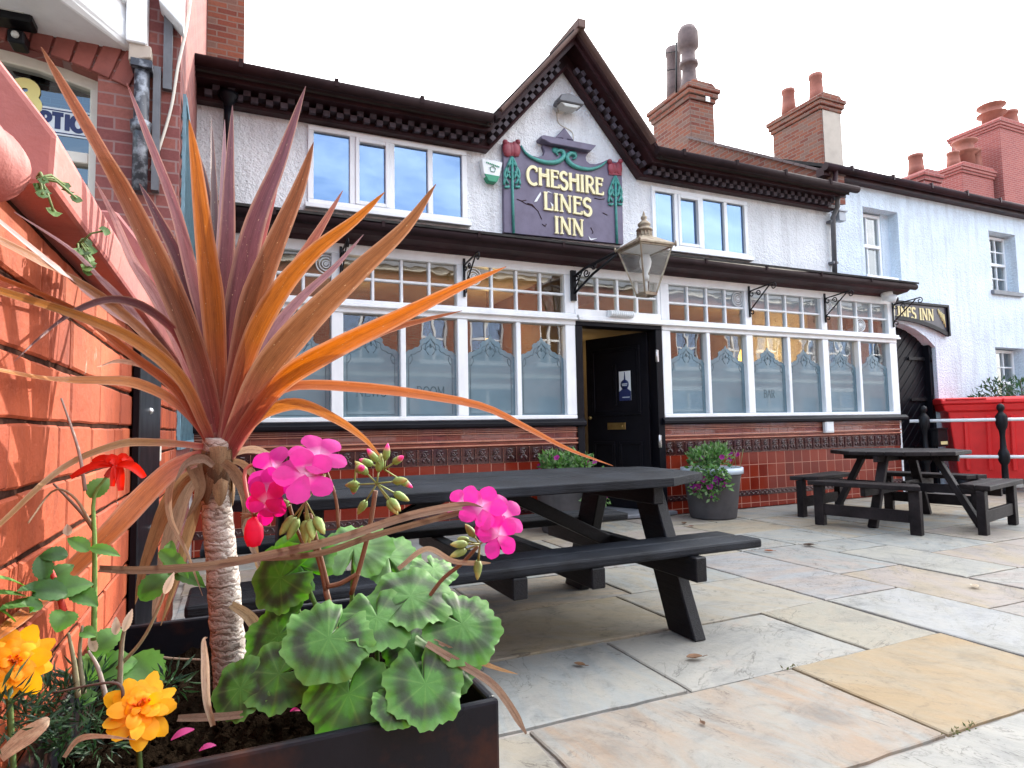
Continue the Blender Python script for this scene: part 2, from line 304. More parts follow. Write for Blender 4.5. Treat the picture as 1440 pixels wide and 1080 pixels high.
# ---------------------------------------------------------------- mesh helpers
def V(*a): return Vector(a)
class MB:
    def __init__(s): s.v = []; s.f = []; s.c = {}; s.uv = {}; s.sm = []
    def add(s, vs, fs, smooth=False, cols=None, uvs=None):
        o = len(s.v); s.v += [Vector(p) for p in vs]
        for f in fs: s.f.append([o+i for i in f]); s.sm.append(smooth)
        if cols:
            for i, c in enumerate(cols): s.c[o+i] = c
        if uvs:
            for i, c in enumerate(uvs): s.uv[o+i] = c
        return s
    def box(s, x0, x1, y0, y1, z0, z1):
        if x0 > x1: x0, x1 = x1, x0
        if y0 > y1: y0, y1 = y1, y0
        if z0 > z1: z0, z1 = z1, z0
        v = [(x, y, z) for z in (z0, z1) for y in (y0, y1) for x in (x0, x1)]
        return s.add(v, [(0, 2, 3, 1), (4, 5, 7, 6), (0, 1, 5, 4), (2, 6, 7, 3), (0, 4, 6, 2), (1, 3, 7, 5)])
    def obox(s, c, size, ax, ay, az):
        """box with its own axes"""
        c = Vector(c); h = [k/2 for k in size]
        v = [c+ax*(sx*h[0])+ay*(sy*h[1])+az*(sz*h[2]) for sz in (-1, 1) for sy in (-1, 1) for sx in (-1, 1)]
        return s.add(v, [(0, 2, 3, 1), (4, 5, 7, 6), (0, 1, 5, 4), (2, 6, 7, 3), (0, 4, 6, 2), (1, 3, 7, 5)])
    def beam(s, a, b, w, h, upv=(0, 0, 1)):
        a = Vector(a); b = Vector(b); d = (b-a); l = d.length; d.normalize()
        sd = d.cross(Vector(upv))
        if sd.length < 1e-4: sd = d.cross(Vector((0, 1, 0)))
        sd.normalize(); u = sd.cross(d)
        return s.obox((a+b)/2, (l, w, h), d, sd, u)
    def prism(s, poly, o, ax, ay, az, depth):
        """2-D outline (in ax, ay) pulled along az by depth"""
        n = len(poly); o = Vector(o)
        ar = sum(poly[i][0]*poly[(i+1) % n][1]-poly[(i+1) % n][0]*poly[i][1] for i in range(n))
        if ar < 0: poly = poly[::-1]
        p = [o+ax*x+ay*y for x, y in poly]; q = [k+az*depth for k in p]
        fs = [tuple(range(n, 2*n)), tuple(range(n-1, -1, -1))]+[(i, (i+1) % n, n+(i+1) % n, n+i) for i in range(n)]
        if ax.cross(ay).dot(az)*depth < 0: fs = [f[::-1] for f in fs]
        return s.add(p+q, fs)
    def tube(s, pts, r, n=8, cap=True, col=None, smooth=True):
        pts = [Vector(p) for p in pts]; k = len(pts)
        rs = r if isinstance(r, (list, tuple)) else [r]*k
        vs = []; ref = None
        for i, p in enumerate(pts):
            t = (pts[min(i+1, k-1)]-pts[max(i-1, 0)])
            if t.length < 1e-9: t = Vector((0, 0, 1))
            t.normalize()
            if ref is None: ref = Vector((0, 0, 1)) if abs(t.z) < .9 else Vector((1, 0, 0))
            a = ref-t*ref.dot(t)
            if a.length < 1e-5: a = t.orthogonal()
            a.normalize(); b = t.cross(a); ref = a
            for j in range(n):
                w = 2*math.pi*j/n; vs.append(p+(a*math.cos(w)+b*math.sin(w))*rs[i])
        fs = [(i*n+j, i*n+(j+1) % n, (i+1)*n+(j+1) % n, (i+1)*n+j) for i in range(k-1) for j in range(n)]
        cols = None
        if col is not None: cols = [(col(i/(k-1)) if callable(col) else col) for i in range(k) for j in range(n)]
        s.add(vs, fs, smooth, cols)
        if cap:
            b0 = len(s.v)-k*n
            s.f.append([b0+j for j in range(n-1, -1, -1)]); s.sm.append(False)
            s.f.append([b0+(k-1)*n+j for j in range(n)]); s.sm.append(False)
        return s
    def lathe(s, prof, c, n=20, smooth=True, axis=None, square=False, ph=0):
        """(r, z) outline spun about a vertical (or given) axis"""
        c = Vector(c); az = (axis or Vector((0, 0, 1))).normalized(); ax = az.orthogonal().normalized() if axis else Vector((1, 0, 0)); ay = az.cross(ax)
        vs = [c+(ax*math.cos(ph+2*math.pi*j/n)+ay*math.sin(ph+2*math.pi*j/n))*r+az*z for r, z in prof for j in range(n)]
        k = len(prof)
        fs = [(i*n+j, i*n+(j+1) % n, (i+1)*n+(j+1) % n, (i+1)*n+j) for i in range(k-1) for j in range(n)]
        fs += [tuple(range(n-1, -1, -1)), tuple((k-1)*n+j for j in range(n))]
        return s.add(vs, fs, smooth)
    def ball(s, c, r, n=10, sc=(1, 1, 1), col=None):
        c = Vector(c); k = n//2+1; vs = []
        for i in range(k):
            a = math.pi*i/(k-1)
            for j in range(n):
                b = 2*math.pi*j/n
                vs.append(c+Vector((math.sin(a)*math.cos(b)*sc[0], math.sin(a)*math.sin(b)*sc[1], -math.cos(a)*sc[2]))*r)
        fs = [(i*n+j, i*n+(j+1) % n, (i+1)*n+(j+1) % n, (i+1)*n+j) for i in range(k-1) for j in range(n)]
        return s.add(vs, fs, True, [col]*len(vs) if col else None)
    def sweepXZ(s, path, prof):
        """moulding: (d, y) outline carried along a mitred path in the X-Z plane; d is measured square to the path"""
        n = len(path); ds = []
        for i in range(n-1):
            a = Vector(path[i]); b = Vector(path[i+1]); t = (b-a).normalized(); ds.append(Vector((-t.y, t.x)))
        rings = []
        for i in range(n):
            if i == 0: m = ds[0]
            elif i == n-1: m = ds[-1]
            else:
                m = (ds[i-1]+ds[i]).normalized(); m = m/max(.3, m.dot(ds[i]))
            rings.append([Vector((path[i][0]+m.x*d, y, path[i][1]+m.y*d)) for d, y in prof])
        k = len(prof); vs = [p for r in rings for p in r]
        fs = [(i*k+j, (i+1)*k+j, (i+1)*k+(j+1) % k, i*k+(j+1) % k) for i in range(n-1) for j in range(k)]
        fs += [tuple(range(k)), tuple((n-1)*k+j for j in range(k-1, -1, -1))]
        return s.add(vs, fs)
    def strip(s, pts, nrms, ws, fold=.18, cols=None, nac=5, curl=0):
        """leaf blade: centre line, face normals, half widths; V-folded, with UV along the blade"""
        k = len(pts); vs = []; cc = []; uv = []
        for i in range(k):
            t = (pts[min(i+1, k-1)]-pts[max(i-1, 0)]).normalized()
            nn = nrms[i]-t*nrms[i].dot(t)
            nn = nn.normalized() if nn.length > 1e-5 else t.orthogonal().normalized()
            sd = t.cross(nn)
            for j in range(nac):
                u = -1+2*j/(nac-1)
                vs.append(pts[i]+sd*(u*ws[i])+nn*((abs(u)*fold-curl*u*u)*ws[i]))
                cc.append(cols(i/(k-1), u) if cols else (1, 1, 1)); uv.append((.5+.5*u, i/(k-1)))
        fs = [(i*nac+j, i*nac+j+1, (i+1)*nac+j+1, (i+1)*nac+j) for i in range(k-1) for j in range(nac-1)]
        return s.add(vs, fs, True, cc, uv)
    def build(s, name, mat, parent=None, bevel=0, org=None, seg=1, fix=True):
        if parent is not None: o0 = root_loc(parent)
        else:
            if org is None:
                xs = [p.x for p in s.v]; ys = [p.y for p in s.v]
                org = Vector(((min(xs)+max(xs))/2, (min(ys)+max(ys))/2, min(p.z for p in s.v)))
            o0 = Vector(org)
        me = bpy.data.meshes.new(name); me.from_pydata([tuple(p-o0) for p in s.v], [], s.f)
        for i, p in enumerate(me.polygons): p.use_smooth = s.sm[i]
        if s.c:
            ca = me.color_attributes.new('Col', 'FLOAT_COLOR', 'POINT')
            for i in range(len(s.v)):
                c = s.c.get(i, (.5, .5, .5)); ca.data[i].color = (c[0], c[1], c[2], 1)
        if s.uv:
            ul = me.uv_layers.new(name='UVMap')
            for lp in me.loops: ul.data[lp.index].uv = s.uv.get(lp.vertex_index, (0, 0))
        if fix and not s.uv:
            bm = bmesh.new(); bm.from_mesh(me); bmesh.ops.recalc_face_normals(bm, faces=bm.faces); bm.to_mesh(me); bm.free()
        me.materials.append(M[mat] if isinstance(mat, str) else mat)
        o = bpy.data.objects.new(name, me); COL.objects.link(o)
        if parent is not None: o.parent = parent
        else: o.location = o0
        if bevel:
            b = o.modifiers.new('edge', 'BEVEL'); b.width = bevel; b.segments = seg; b.limit_method = 'ANGLE'; b.angle_limit = R(35)
        return o
def root_loc(p):
    while p.parent is not None: p = p.parent
    return Vector(p.location)
def tag(o, label=None, cat=None, group=None, kind=None):
    if label: o['label'] = label
    if cat: o['category'] = cat
    if group: o['group'] = group
    if kind: o['kind'] = kind
    return o
def thing(name, loc, label, cat, group=None):
    o = bpy.data.objects.new(name, None); COL.objects.link(o); o.location = loc; o.empty_display_size = .1
    return tag(o, label, cat, group)
X1, Y1, Z1 = V(1, 0, 0), V(0, 1, 0), V(0, 0, 1)
def spline(pts, n):
    """Catmull-Rom through points (Vectors or tuples of any size)"""
    p = [Vector(q) for q in pts]; p = [p[0]*2-p[1]]+p+[p[-1]*2-p[-2]]; m = len(p)-3; out = []
    for i in range(n):
        t = m*i/(n-1); k = min(int(t), m-1); t -= k; a, b, c, d = p[k:k+4]
        out.append(.5*((2*b)+(c-a)*t+(2*a-5*b+4*c-d)*t*t+(3*b-a-3*c+d)*t**3))
    return out
# ---------------------------------------------------------------- lettering built from strokes
def arc(cx, cy, rx, ry, a0, a1, n=12): return [(cx+rx*math.cos(R(a0+(a1-a0)*i/n)), cy+ry*math.sin(R(a0+(a1-a0)*i/n))) for i in range(n+1)]
GL = {
 'C': (.78, [(arc(.46, .5, .38, .5, 52, 308, 16), 1), ([(.69, .74), (.69, .99)], .6)]),
 'H': (.82, [([(.15, 0), (.15, 1)], 1), ([(.67, 0), (.67, 1)], 1), ([(.15, .66), (.67, .66)], .5), ([(.15, .56), (.67, .56)], .5), ([(.04, .03), (.26, .03)], .5), ([(.56, .03), (.78, .03)], .5), ([(.04, .97), (.26, .97)], .5), ([(.56, .97), (.78, .97)], .5)]),
 'E': (.66, [([(.15, 0), (.15, 1)], 1), ([(.04, .965), (.58, .965)], .6), ([(.58, 1), (.55, .80)], .5), ([(.15, .62), (.50, .62)], .6), ([(.48, .70), (.48, .53)], .5), ([(.04, .035), (.60, .035)], .6), ([(.60, .2), (.59, 0)], .5)]),
 'S': (.62, [(arc(.31, .745, .21, .23, 28, 265, 12)+[(.34, .5)]+arc(.30, .26, .23, .26, 75, -150, 12), 1), ([(.50, .80), (.50, .98)], .5), ([(.08, .05), (.08, .24)], .5)]),
 'I': (.36, [([(.17, 0), (.17, 1)], 1), ([(.05, .03), (.29, .03)], .5), ([(.05, .97), (.29, .97)], .5)]),
 'R': (.74, [([(.15, 0), (.15, 1)], 1), ([(.05, .96), (.36, .96)]+arc(.36, .72, .22, .24, 90, -90, 10)+[(.15, .48)], .8), ([(.34, .5), (.66, .02)], 1), ([(.04, .03), (.26, .03)], .5), ([(.58, .03), (.74, .03)], .5)]),
 'L': (.62, [([(.15, 0), (.15, 1)], 1), ([(.04, .97), (.27, .97)], .5), ([(.04, .035), (.56, .035)], .6), ([(.56, .24), (.555, 0)], .5)]),
 'N': (.84, [([(.15, 0), (.15, 1)], .6), ([(.14, .98), (.68, .02)], 1), ([(.68, 0), (.68, 1)], .6), ([(.04, .03), (.26, .03)], .45), ([(.02, .97), (.2, .97)], .45), ([(.57, .97), (.79, .97)], .45)]),
 'P': (.68, [([(.15, 0), (.15, 1)], 1.1), ([(.15, .95), (.36, .95)]+arc(.36, .70, .22, .25, 90, -90, 10)+[(.15, .45)], 1)]),
 'T': (.68, [([(.33, 0), (.33, 1)], 1.1), ([(.02, .95), (.64, .95)], 1)]),
 'O': (.82, [(arc(.41, .5, .34, .46, 90, 450, 20), 1.1)]),
 'W': (1.0, [([(.06, 1), (.28, 0)], 1), ([(.28, 0), (.48, .8)], .7), ([(.48, .8), (.70, 0)], 1), ([(.70, 0), (.92, 1)], .7)]),
 'M': (.98, [([(.14, 0), (.14, 1)], .7), ([(.14, 1), (.47, .25)], 1), ([(.47, .25), (.80, 1)], .7), ([(.80, 0), (.80, 1)], 1)]),
 'B': (.70, [([(.15, 0), (.15, 1)], 1), ([(.15, .96), (.36, .96)]+arc(.36, .75, .18, .21, 90, -90, 8)+[(.15, .54)], .8), ([(.15, .52), (.38, .52)]+arc(.38, .28, .22, .24, 90, -90, 8)+[(.15, .04)], .8)]),
 'A': (.76, [([(.04, 0), (.37, 1)], .7), ([(.37, 1), (.70, 0)], 1), ([(.17, .36), (.58, .36)], .6)]),
 '5': (.68, [([(.60, .95), (.15, .95), (.13, .58)], 1.2), (arc(.32, .33, .26, .30, 130, -150, 14), 1.2)]),
 '3': (.68, [(arc(.32, .74, .22, .23, 150, -80, 12), 1.2), (arc(.32, .28, .27, .26, 85, -150, 14), 1.2)]),
 'G': (.8, [(arc(.46, .5, .38, .48, 50, 330, 16), 1), ([(.80, .30), (.80, .5), (.52, .5)], .8)]),
 ' ': (.42, []),
}
def stroke(mb, pts, hw, o, ax, ay, az, dep):
    p = [Vector((a, b)) for a, b in pts]; k = len(p); lf = []; rg = []
    for i in range(k):
        t = (p[min(i+1, k-1)]-p[max(i-1, 0)]).normalized(); n = Vector((-t.y, t.x)); lf.append(p[i]+n*hw); rg.append(p[i]-n*hw)
    def P(q, z): return o+ax*q.x+ay*q.y+az*z
    vs = [P(q, dep) for q in lf]+[P(q, dep) for q in rg]+[P(q, 0) for q in lf]+[P(q, 0) for q in rg]
    fs = []
    for i in range(k-1):
        fs += [(i, k+i, k+i+1, i+1), (i, i+1, 2*k+i+1, 2*k+i), (k+i, 3*k+i, 3*k+i+1, k+i+1)]
    fs += [(0, 2*k, 3*k, k), (k-1, 2*k-1, 4*k-1, 3*k-1)]
    mb.add(vs, fs)
def lettering(mb, text, o, ax, ay, az, h, width, weight=.085, dep=.02, slant=0):
    """words of raised strokes starting at o, fitted to a total width"""
    tot = sum(GL[c][0] for c in text); sx = width/tot; x = 0; e = 0
    for ch in text:
        w, sts = GL[ch]
        for pts, k in sts:
            e = (e+1) % 9
            stroke(mb, [((x+px_)*sx, py_*h) for px_, py_ in pts], weight*h*k*.5*1.25, Vector(o), ax, ay+ax*slant, az, dep*(1+.03*e))
        x += w
    return mb
# ---------------------------------------------------------------- the pub
def wall_open(mb, x0, x1, z0, z1, y0, y1, ops):
    xs = sorted({x0, x1, *[k for o in ops for k in o[:2]]}); zs = sorted({z0, z1, *[k for o in ops for k in o[2:]]})
    for i in range(len(xs)-1):
        for j in range(len(zs)-1):
            cx, cz = (xs[i]+xs[i+1])/2, (zs[j]+zs[j+1])/2
            if not any(a < cx < b and c < cz < d for a, b, c, d in ops): mb.box(xs[i], xs[i+1], y0, y1, zs[j], zs[j+1])
    return mb
F, U = 6.10, 6.28
pub = thing('pub', (4.2, 6.3, 0), 'white rendered pub with dark gabled cornice, bay windows and oxblood tiles', 'pub')
w = MB(); UW1 = (.65, 2.30, 3.26, 4.06); UW2 = (4.74, 6.30, 3.25, 4.02)
wall_open(w, -.33, 7.9, 2.86, 4.16, U, U+.28, [UW1, UW2])
w.prism([(2.53, 4.16), (4.52, 4.16), (3.525, 5.32)], V(0, U, 0), X1, Z1, Y1, .28)
w.build('upper_wall', 'render', pub)
b = MB(); b.box(-.33, 7.9, 9.6, 9.9, 0, 4.9); 
for a in (7.66, -.33): b.prism([(U+.28, 0), (9.6, 0), (9.6, 5.55), (9.2, 5.78), (U+.28, 4.42)], V(a, 0, 0), Y1, Z1, X1, .23)
b.box(-.1, -.09, 9.5, 9.6, 0, .1); b.build('rear_wall', 'render', pub)
r = MB()
for a, b2, y0 in ((-.33, 2.46, 5.93), (2.46, 4.59, 6.57), (4.59, 7.87, 5.93)): z0 = 4.21+(y0-5.93)*.5; r.prism([(y0, z0), (y0, z0+.05), (9.2, 5.92), (9.9, 5.6), (9.9, 5.5), (9.2, 5.84)], V(a, 0, 0), Y1, Z1, X1, b2-a)
r.build('roof', 'darkroof', pub)
r = MB()   # the gable's own little roof running back into the main one
for sx in (-1, 1):
    a = 3.525; e = a+sx*1.12
    r.add([(a, 5.9, 5.58), (e, 5.9, 4.27), (e, 6.3, 4.27), (a, 8.7, 5.58), (a, 5.9, 5.52), (e, 5.9, 4.21), (e, 6.3, 4.21), (a, 8.7, 5.52)],
          [(0, 1, 2, 3), (7, 6, 5, 4), (0, 4, 5, 1), (1, 5, 6, 2), (2, 6, 7, 3), (3, 7, 4, 0)])
r.build('gable_roof', 'darkroof', pub)
# cornice and rakes
path = [(-.33, 4.075), (2.53, 4.075), (3.525, 5.225), (4.52, 4.075), (7.86, 4.075)]
c = MB()
c.sweepXZ(path, [(-.004, 6.27), (-.004, 6.17), (.012, 6.15), (.03, 6.16), (.03, 6.21), (.135, 6.21), (.135, 6.27)])
c.sweepXZ(path, [(.135, 6.27), (.135, 6.02), (.115, 6.0), (.115, 5.975), (.15, 5.975), (.155, 5.93), (.175, 5.905), (.175, 5.88), (.205, 5.87), (.205, 6.27)])
cor = c.build('cornice', 'maroon', pub)
for i in range(4):
    d = MB()
    a, b2 = V(*path[i], 0), V(*path[i+1], 0); t = b2-a; ln = t.length; t.normalize(); nn = V(-t.y, t.x, 0)
    n = int((ln-.1)/.128)
    for k in range(n):
        s = .07+(ln-.14)*(k+.5)/n
        for row, off in ((0, -.032), (1, .032)):
            q = a+t*(s+off)+nn*(.057+.053*row)
            d.obox((q.x, 6.165, q.y), (.062, .105, .05), V(t.x, 0, t.y), Y1, V(nn.x, 0, nn.y))
    d.build('dentils', 'dentil', cor)
for i in (0, 3):
    g = MB(); g.tube([(path[i][0]-(.03 if i == 0 else 0), 5.84, 4.262), (path[i+1][0]+(.06 if i == 3 else -.1), 5.84, 4.262)], .05, 10)
    x = path[i][0]+.35
    while x < path[i+1][0]: g.box(x, x+.035, 5.785, 5.90, 4.245, 4.318); x += .82
    g.build('gutter', 'gutter', pub)
vt = MB()   # verge tiles riding on the rakes
vt.sweepXZ([(2.62, 4.30), (3.525, 5.36+.0), (4.43, 4.30)], [(.085, 5.86), (.085, 6.3), (.125, 6.3), (.125, 5.83), (.10, 5.83)])
vt.beam((3.525, 5.80, 5.545), (3.525, 6.5, 5.545), .10, .10)
vt.build('verge', 'verge', pub, .006)
# lean-to hood above the ground floor
h = MB(); h.prism([(6.28, 2.835), (6.02, 2.835), (5.99, 2.87), (5.84, 2.885), (5.80, 2.91), (5.78, 2.985), (6.28, 3.16)], V(-.27, 0, 0), Y1, Z1, X1, 9.12)
h.build('canopy', 'maroon', pub, .006)
h = MB(); h.prism([(5.70, 2.975), (5.70, 3.0), (6.277, 3.195), (6.277, 3.168), (5.76, 2.99)], V(-.30, 0, 0), Y1, Z1, X1, 9.2); h.build('canopy_roof', 'darkroof', pub)
h = MB(); h.tube([(-.28, 5.745, 2.94), (8.88, 5.745, 2.94)], .045, 10); x = .3
while x < 8.8: h.box(x, x+.03, 5.692, 5.80, 2.93, 2.985); x += .95
h.build('canopy_gutter', 'gutter', pub)
# windows above
def casement(o, mull, nm, curtains=()):
    x0, x1, z0, z1 = o; f = MB(); t = .055
    f.box(x0, x1, 6.255, 6.33, z1-t, z1); f.box(x0, x1, 6.255, 6.33, z0, z0+t); f.box(x0-.03, x1+.03, 6.20, 6.30, z0-.045, z0+.002)
    xs = [x0+t/2]+mull+[x1-t/2]
    for x in xs: f.box(x-t/2, x+t/2, 6.258, 6.327, z0+t, z1-t)
    k = 1; f2 = (xs[k]+t/2, xs[k+1]-t/2)   # the opening casement has a second frame
    for a in (f2[0], f2[1]-.04): f.box(a, a+.04, 6.245, 6.32, z0+t, z1-t)
    for a in (z0+t, z1-t-.04): f.box(f2[0]+.04, f2[1]-.04, 6.246, 6.32, a, a+.04)
    fr = f.build('window', 'white', pub, .005)
    p = MB()
    for i in range(len(xs)-1): p.box(xs[i]+.01, xs[i+1]-.01, 6.295, 6.300, z0+.02, z1-.02)
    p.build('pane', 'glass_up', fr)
    q = MB(); q.box(x0-.25, x1+.25, 6.75, 6.78, z0-.2, z1+.2); q.build('blind', 'blind', fr)
    if curtains:
        q = MB()
        for a, b2 in curtains:
            n = 16
            vs = [(a+(b2-a)*i/n, 6.42+.02*math.sin(i*1.9), z) for z in (z0, z1) for i in range(n+1)]
            q.add(vs, [(i, i+1, n+2+i, n+1+i) for i in range(n)], True)
        q.build('curtain', 'curtain', fr)
casement(UW1, [1.08, 1.48, 1.89], 'a'); casement(UW2, [5.11, 5.52, 5.92], 'b', [(4.76, 4.98), (5.96, 6.28)])
# bay windows
FROST = []   # etched outline of one pane, as (u, z): u across 0..1
for u, z in ((0, 1.175), (1, 1.175), (1, 1.80), (.93, 1.84), (.86, 1.845), (.80, 1.87), (.74, 1.875), (.70, 1.905), (.71, 1.935), (.665, 1.96), (.61, 1.965), (.575, 1.99), (.55, 1.985), (.5, 2.035)):
    FROST.append((u, z))
FROST += [(1-u, z) for u, z in FROST[2:-1][::-1]]
def spiral_rings(mb, cx, cz, y, r):
    for k in (1, .68, .38):
        mb.tube([(cx+r*k*math.cos(a*.2618), y, cz+r*k*math.sin(a*.2618)) for a in range(25)], .007, 6, False)
    mb.tube([(cx+r*.2*math.cos(a*.5)*(1-a/26), y, cz+r*.2*math.sin(a*.5)*(1-a/26)) for a in range(20)], .008, 6)
def bay(xs, first, rings, words, pw):
    """xs: mullion centres, alternately thick and thin"""
    f = MB(); th = lambda i: .055 if (i % 2 == 0) else .027
    x0, x1 = xs[0]-pw[0], xs[-1]+pw[1]
    f.box(x0, x1, 6.035, 6.15, 1.135, 1.178); f.box(x0, x1, 6.03, 6.15, 2.172, 2.302); f.box(x0, x1, 6.035, 6.15, 2.735, 2.836)
    f.box(x0-.01, x1+.03, 5.985, 6.03, 2.225, 2.25); f.box(x0-.01, x1+.03, 6.005, 6.03, 2.25, 2.285)
    for i, x in enumerate(xs):
        a, b2 = x-th(i), x+th(i)
        if i == 0: a = x0
        if i == len(xs)-1: b2 = x1
        f.box(a, b2, 6.04, 6.145, 1.178, 2.172)
        if i % 2 == 0: f.box(a, b2, 6.04, 6.145, 2.302, 2.735)
    cells = []
    for i in range(0, len(xs)-1, 2):
        a, b2 = xs[i]+.055, xs[i+2]-.055; ce = [a+(b2-a)*k/4 for k in range(5)]
        for k in (1, 2, 3): f.box(ce[k]-.014, ce[k]+.014, 6.062, 6.125, 2.302, 2.735)
        f.box(a, b2, 6.064, 6.123, 2.503, 2.529)
        cells += [(ce[k], ce[k+1]) for k in range(4)]
    fr = f.build('bay_window', 'white', pub, .006)
    p = MB()
    for i in range(len(xs)-1): p.box(xs[i]+.02, xs[i+1]-.02, 6.108, 6.112, 1.16, 2.19)
    for a, b2 in cells: p.box(a+.002, b2-.002, 6.092, 6.096, 2.29, 2.512); p.box(a+.002, b2-.002, 6.092, 6.096, 2.52, 2.745)
    p.build('pane', 'glass', fr)
    for i in range(len(xs)-1):
        a, b2 = xs[i]+th(i), xs[i+1]-th(i+1)
        q = MB(); q.prism([(a+(b2-a)*u, z) for u, z in FROST], V(0, 6.107, 0), X1, Z1, -Y1, .005)
        fo = q.build('frosted_panel', 'frost', fr)
        e = MB(); ins = [(a+(b2-a)*(.5+(u-.5)*.84), 1.2+(z-1.175)*.90) for u, z in FROST]
        e.tube([(x, 6.1015, z) for x, z in ins+ins[:1]], .0028, 5, False)
        cx = (a+b2)/2
        for sg in (-1, 1):
            e.tube([(cx+sg*.02*k*.6, 6.1015, 1.87+.02*math.sin(k)) for k in range(7)], .003, 5)
            e.tube([(cx+sg*(.02+.035*math.sin(t*.5)), 6.1015, 1.80+.022*t) for t in range(8)], .003, 5)
            e.tube([(cx+sg*(b2-a)*(.40-.05*math.sin(t*.55)), 6.1015, 1.70+.02*t) for t in range(6)], .003, 5)
        e.ball((cx, 6.102, 1.90), .012, 8, (1, .2, 1.5))
        if i in words:
            wd = words[i]; ww = .30 if len(wd) > 3 else .2
            lettering(e, wd, V(cx-ww/2, 6.102, 1.375), X1, Z1, -Y1, .105, ww, .075, .0012)
        e.build('etching', 'etch', fo)
    for x, row in rings: k = MB(); spiral_rings(k, x, 2.632 if row else 2.41, 6.083, .088); k.build('bullseye', 'white', fr)
    s = MB(); s.prism([(6.15, 1.05), (6.0, 1.05), (5.975, 1.065), (5.975, 1.10), (6.01, 1.134), (6.15, 1.134)], V(x0-.05, 0, 0), Y1, Z1, X1, x1-x0+.13 if pw[1] < .12 else x1-x0+.13)
    s.build('sill', 'black', fr, .004)
bay([-.21, .29, .90, 1.53, 2.15, 2.78, 3.405], 0, [(.80, 1), (2.29, 1)], {2: 'NEWS', 3: 'ROOM'}, (.06, .07))
for i in range(3):   # pale roller blinds drawn behind the top lights of the right bay
    q = MB(); a = 4.78+1.34*i; q.box(a, a+1.22, 6.098, 6.101, 2.515, 2.75); q.build('roller_blind', 'curtain', pub)
bay([4.72, 5.35, 6.02, 6.70, 7.38, 8.05, 8.74], 0, [(5.89, 1), (7.50, 1), (8.15, 0)], {2: 'BAR'}, (.07, .09))
# tiled plinths
def plinth(x0, x1):
    t = MB(); t.box(x0, x1, F-.03, 6.28, -.215, -.068); t.box(x0, x1, F-.03, 6.28, 0, .473)
    o = t.build('tiled_plinth', 'tile', pub); o.location.z = .215
    t = MB(); t.box(x0, x1, F-.034, 6.27, .147, .215); x = x0+.02
    while x < x1-.06: t.tube([(x+.012*k, F-.036, .181+.018*math.sin(k*1.3)) for k in range(6)], .006, 5); x += .075
    t.build('border_tiles', 'tileband', o).location.z = -.215
    t = MB(); t.box(x0, x1, F-.034, 6.27, .688, .852); x = x0+.0
    while x < x1-.03:
        e = min(x+.152, x1)
        t.box(x+.004, x+.018, F-.044, F-.03, .70, .842); t.box(e-.012, e-.004, F-.044, F-.03, .70, .842)
        cx = (x+e)/2
        if e-x > .12:
            for s in (-1, 1):
                t.tube([(cx+.05*math.cos(a*.7+s)*(1-.1*a), F-.036, .77+s*.035+.026*math.sin(a*.7+s)) for a in range(8)], .008, 6)
            t.tube([(cx-.04+.014*k, F-.036, .77+.045*math.sin(k*.9)) for k in range(7)], .008, 6)
            t.ball((cx+.02, F-.036, .80), .014, 8); t.ball((cx-.022, F-.036, .735), .016, 8)
        x += .152
    t.build('relief_tiles', 'tileband', o).location.z = -.215
    t = MB(); x = x0+.152
    while x < x1: t.box(x-.0025, x+.0025, F-.0365, F-.03, .69, .85); x += .152
    t.build('joints', 'tilestripe', o).location.z = -.215
    t = MB(); t.prism([(6.27, .852), (F-.035, .852), (F-.05, .868), (F-.05, .882), (F-.036, .89), (F-.036, .905), (F-.056, .912), (F-.056, .928), (F-.036, .935), (F-.036, .985), (F-.05, .99), (F-.05, 1.0), (F-.036, 1.006), (F-.036, 1.05), (6.27, 1.05)], V(x0, 0, 0), Y1, Z1, X1, x1-x0)
    x = x0+.15
    t.build('ribbed_tiles', 'tilerib', o).location.z = -.215
    t = MB()
    for z, h2 in ((.868, .014), (.913, .015), (.99, .009), (1.012, .006), (1.03, .006)): t.box(x0, x1, F-.0585 if z < .95 else F-.0525, F-.04, z, z+h2)
    t.build('glazed_stripes', 'tilestripe', o).location.z = -.215
    j = MB()
    while x < x1: j.box(x-.0015, x+.0015, F-.0375, F-.0345, .936, 1.049); x += .152
    j.build('joints', 'terracotta', o).location.z = -.215
plinth(-.30, 3.475); plinth(4.645, 8.83)
k = MB(); k.box(8.83, 8.86, 6.06, 6.35, 0, 2.83); k.box(-.33, -.27, 6.08, 6.28, 0, 2.9); k.build('end_wall', 'render', pub)
# doorway
f = MB(); f.box(3.475, 3.56, 6.03, 6.22, 0, 2.17); f.box(4.555, 4.645, 6.03, 6.22, 0, 2.17); f.box(3.475, 4.645, 6.032, 6.22, 2.17, 2.222)
dfr = f.build('door_frame', 'black', pub, .006)
f = MB(); f.box(3.475, 4.645, 6.033, 6.15, 2.222, 2.36); f.box(3.475, 4.645, 6.033, 6.15, 2.735, 2.836); f.box(3.475, 4.645, 5.985, 6.033, 2.225, 2.25); f.box(3.475, 4.645, 6.005, 6.033, 2.25, 2.285)
f.box(3.475, 3.52, 6.04, 6.145, 2.36, 2.735); f.box(4.60, 4.645, 6.04, 6.145, 2.36, 2.735)
for k in (1, 2, 3): x = 3.52+1.08*k/4; f.box(x-.016, x+.016, 6.06, 6.13, 2.36, 2.735)
f.box(3.52, 4.60, 6.062, 6.128, 2.533, 2.56)
fl = f.build('fanlight', 'white', pub, .006)
f = MB(); f.box(3.50, 4.62, 6.092, 6.096, 2.34, 2.76); f.build('pane', 'glass', fl)
th = R(69.5); hx, hy = 4.53, 6.16; ax = V(-math.cos(th), math.sin(th), 0); ay = V(-ax.y, ax.x, 0)*1
if ay.y > 0: ay = -ay      # the face that looks out to the street
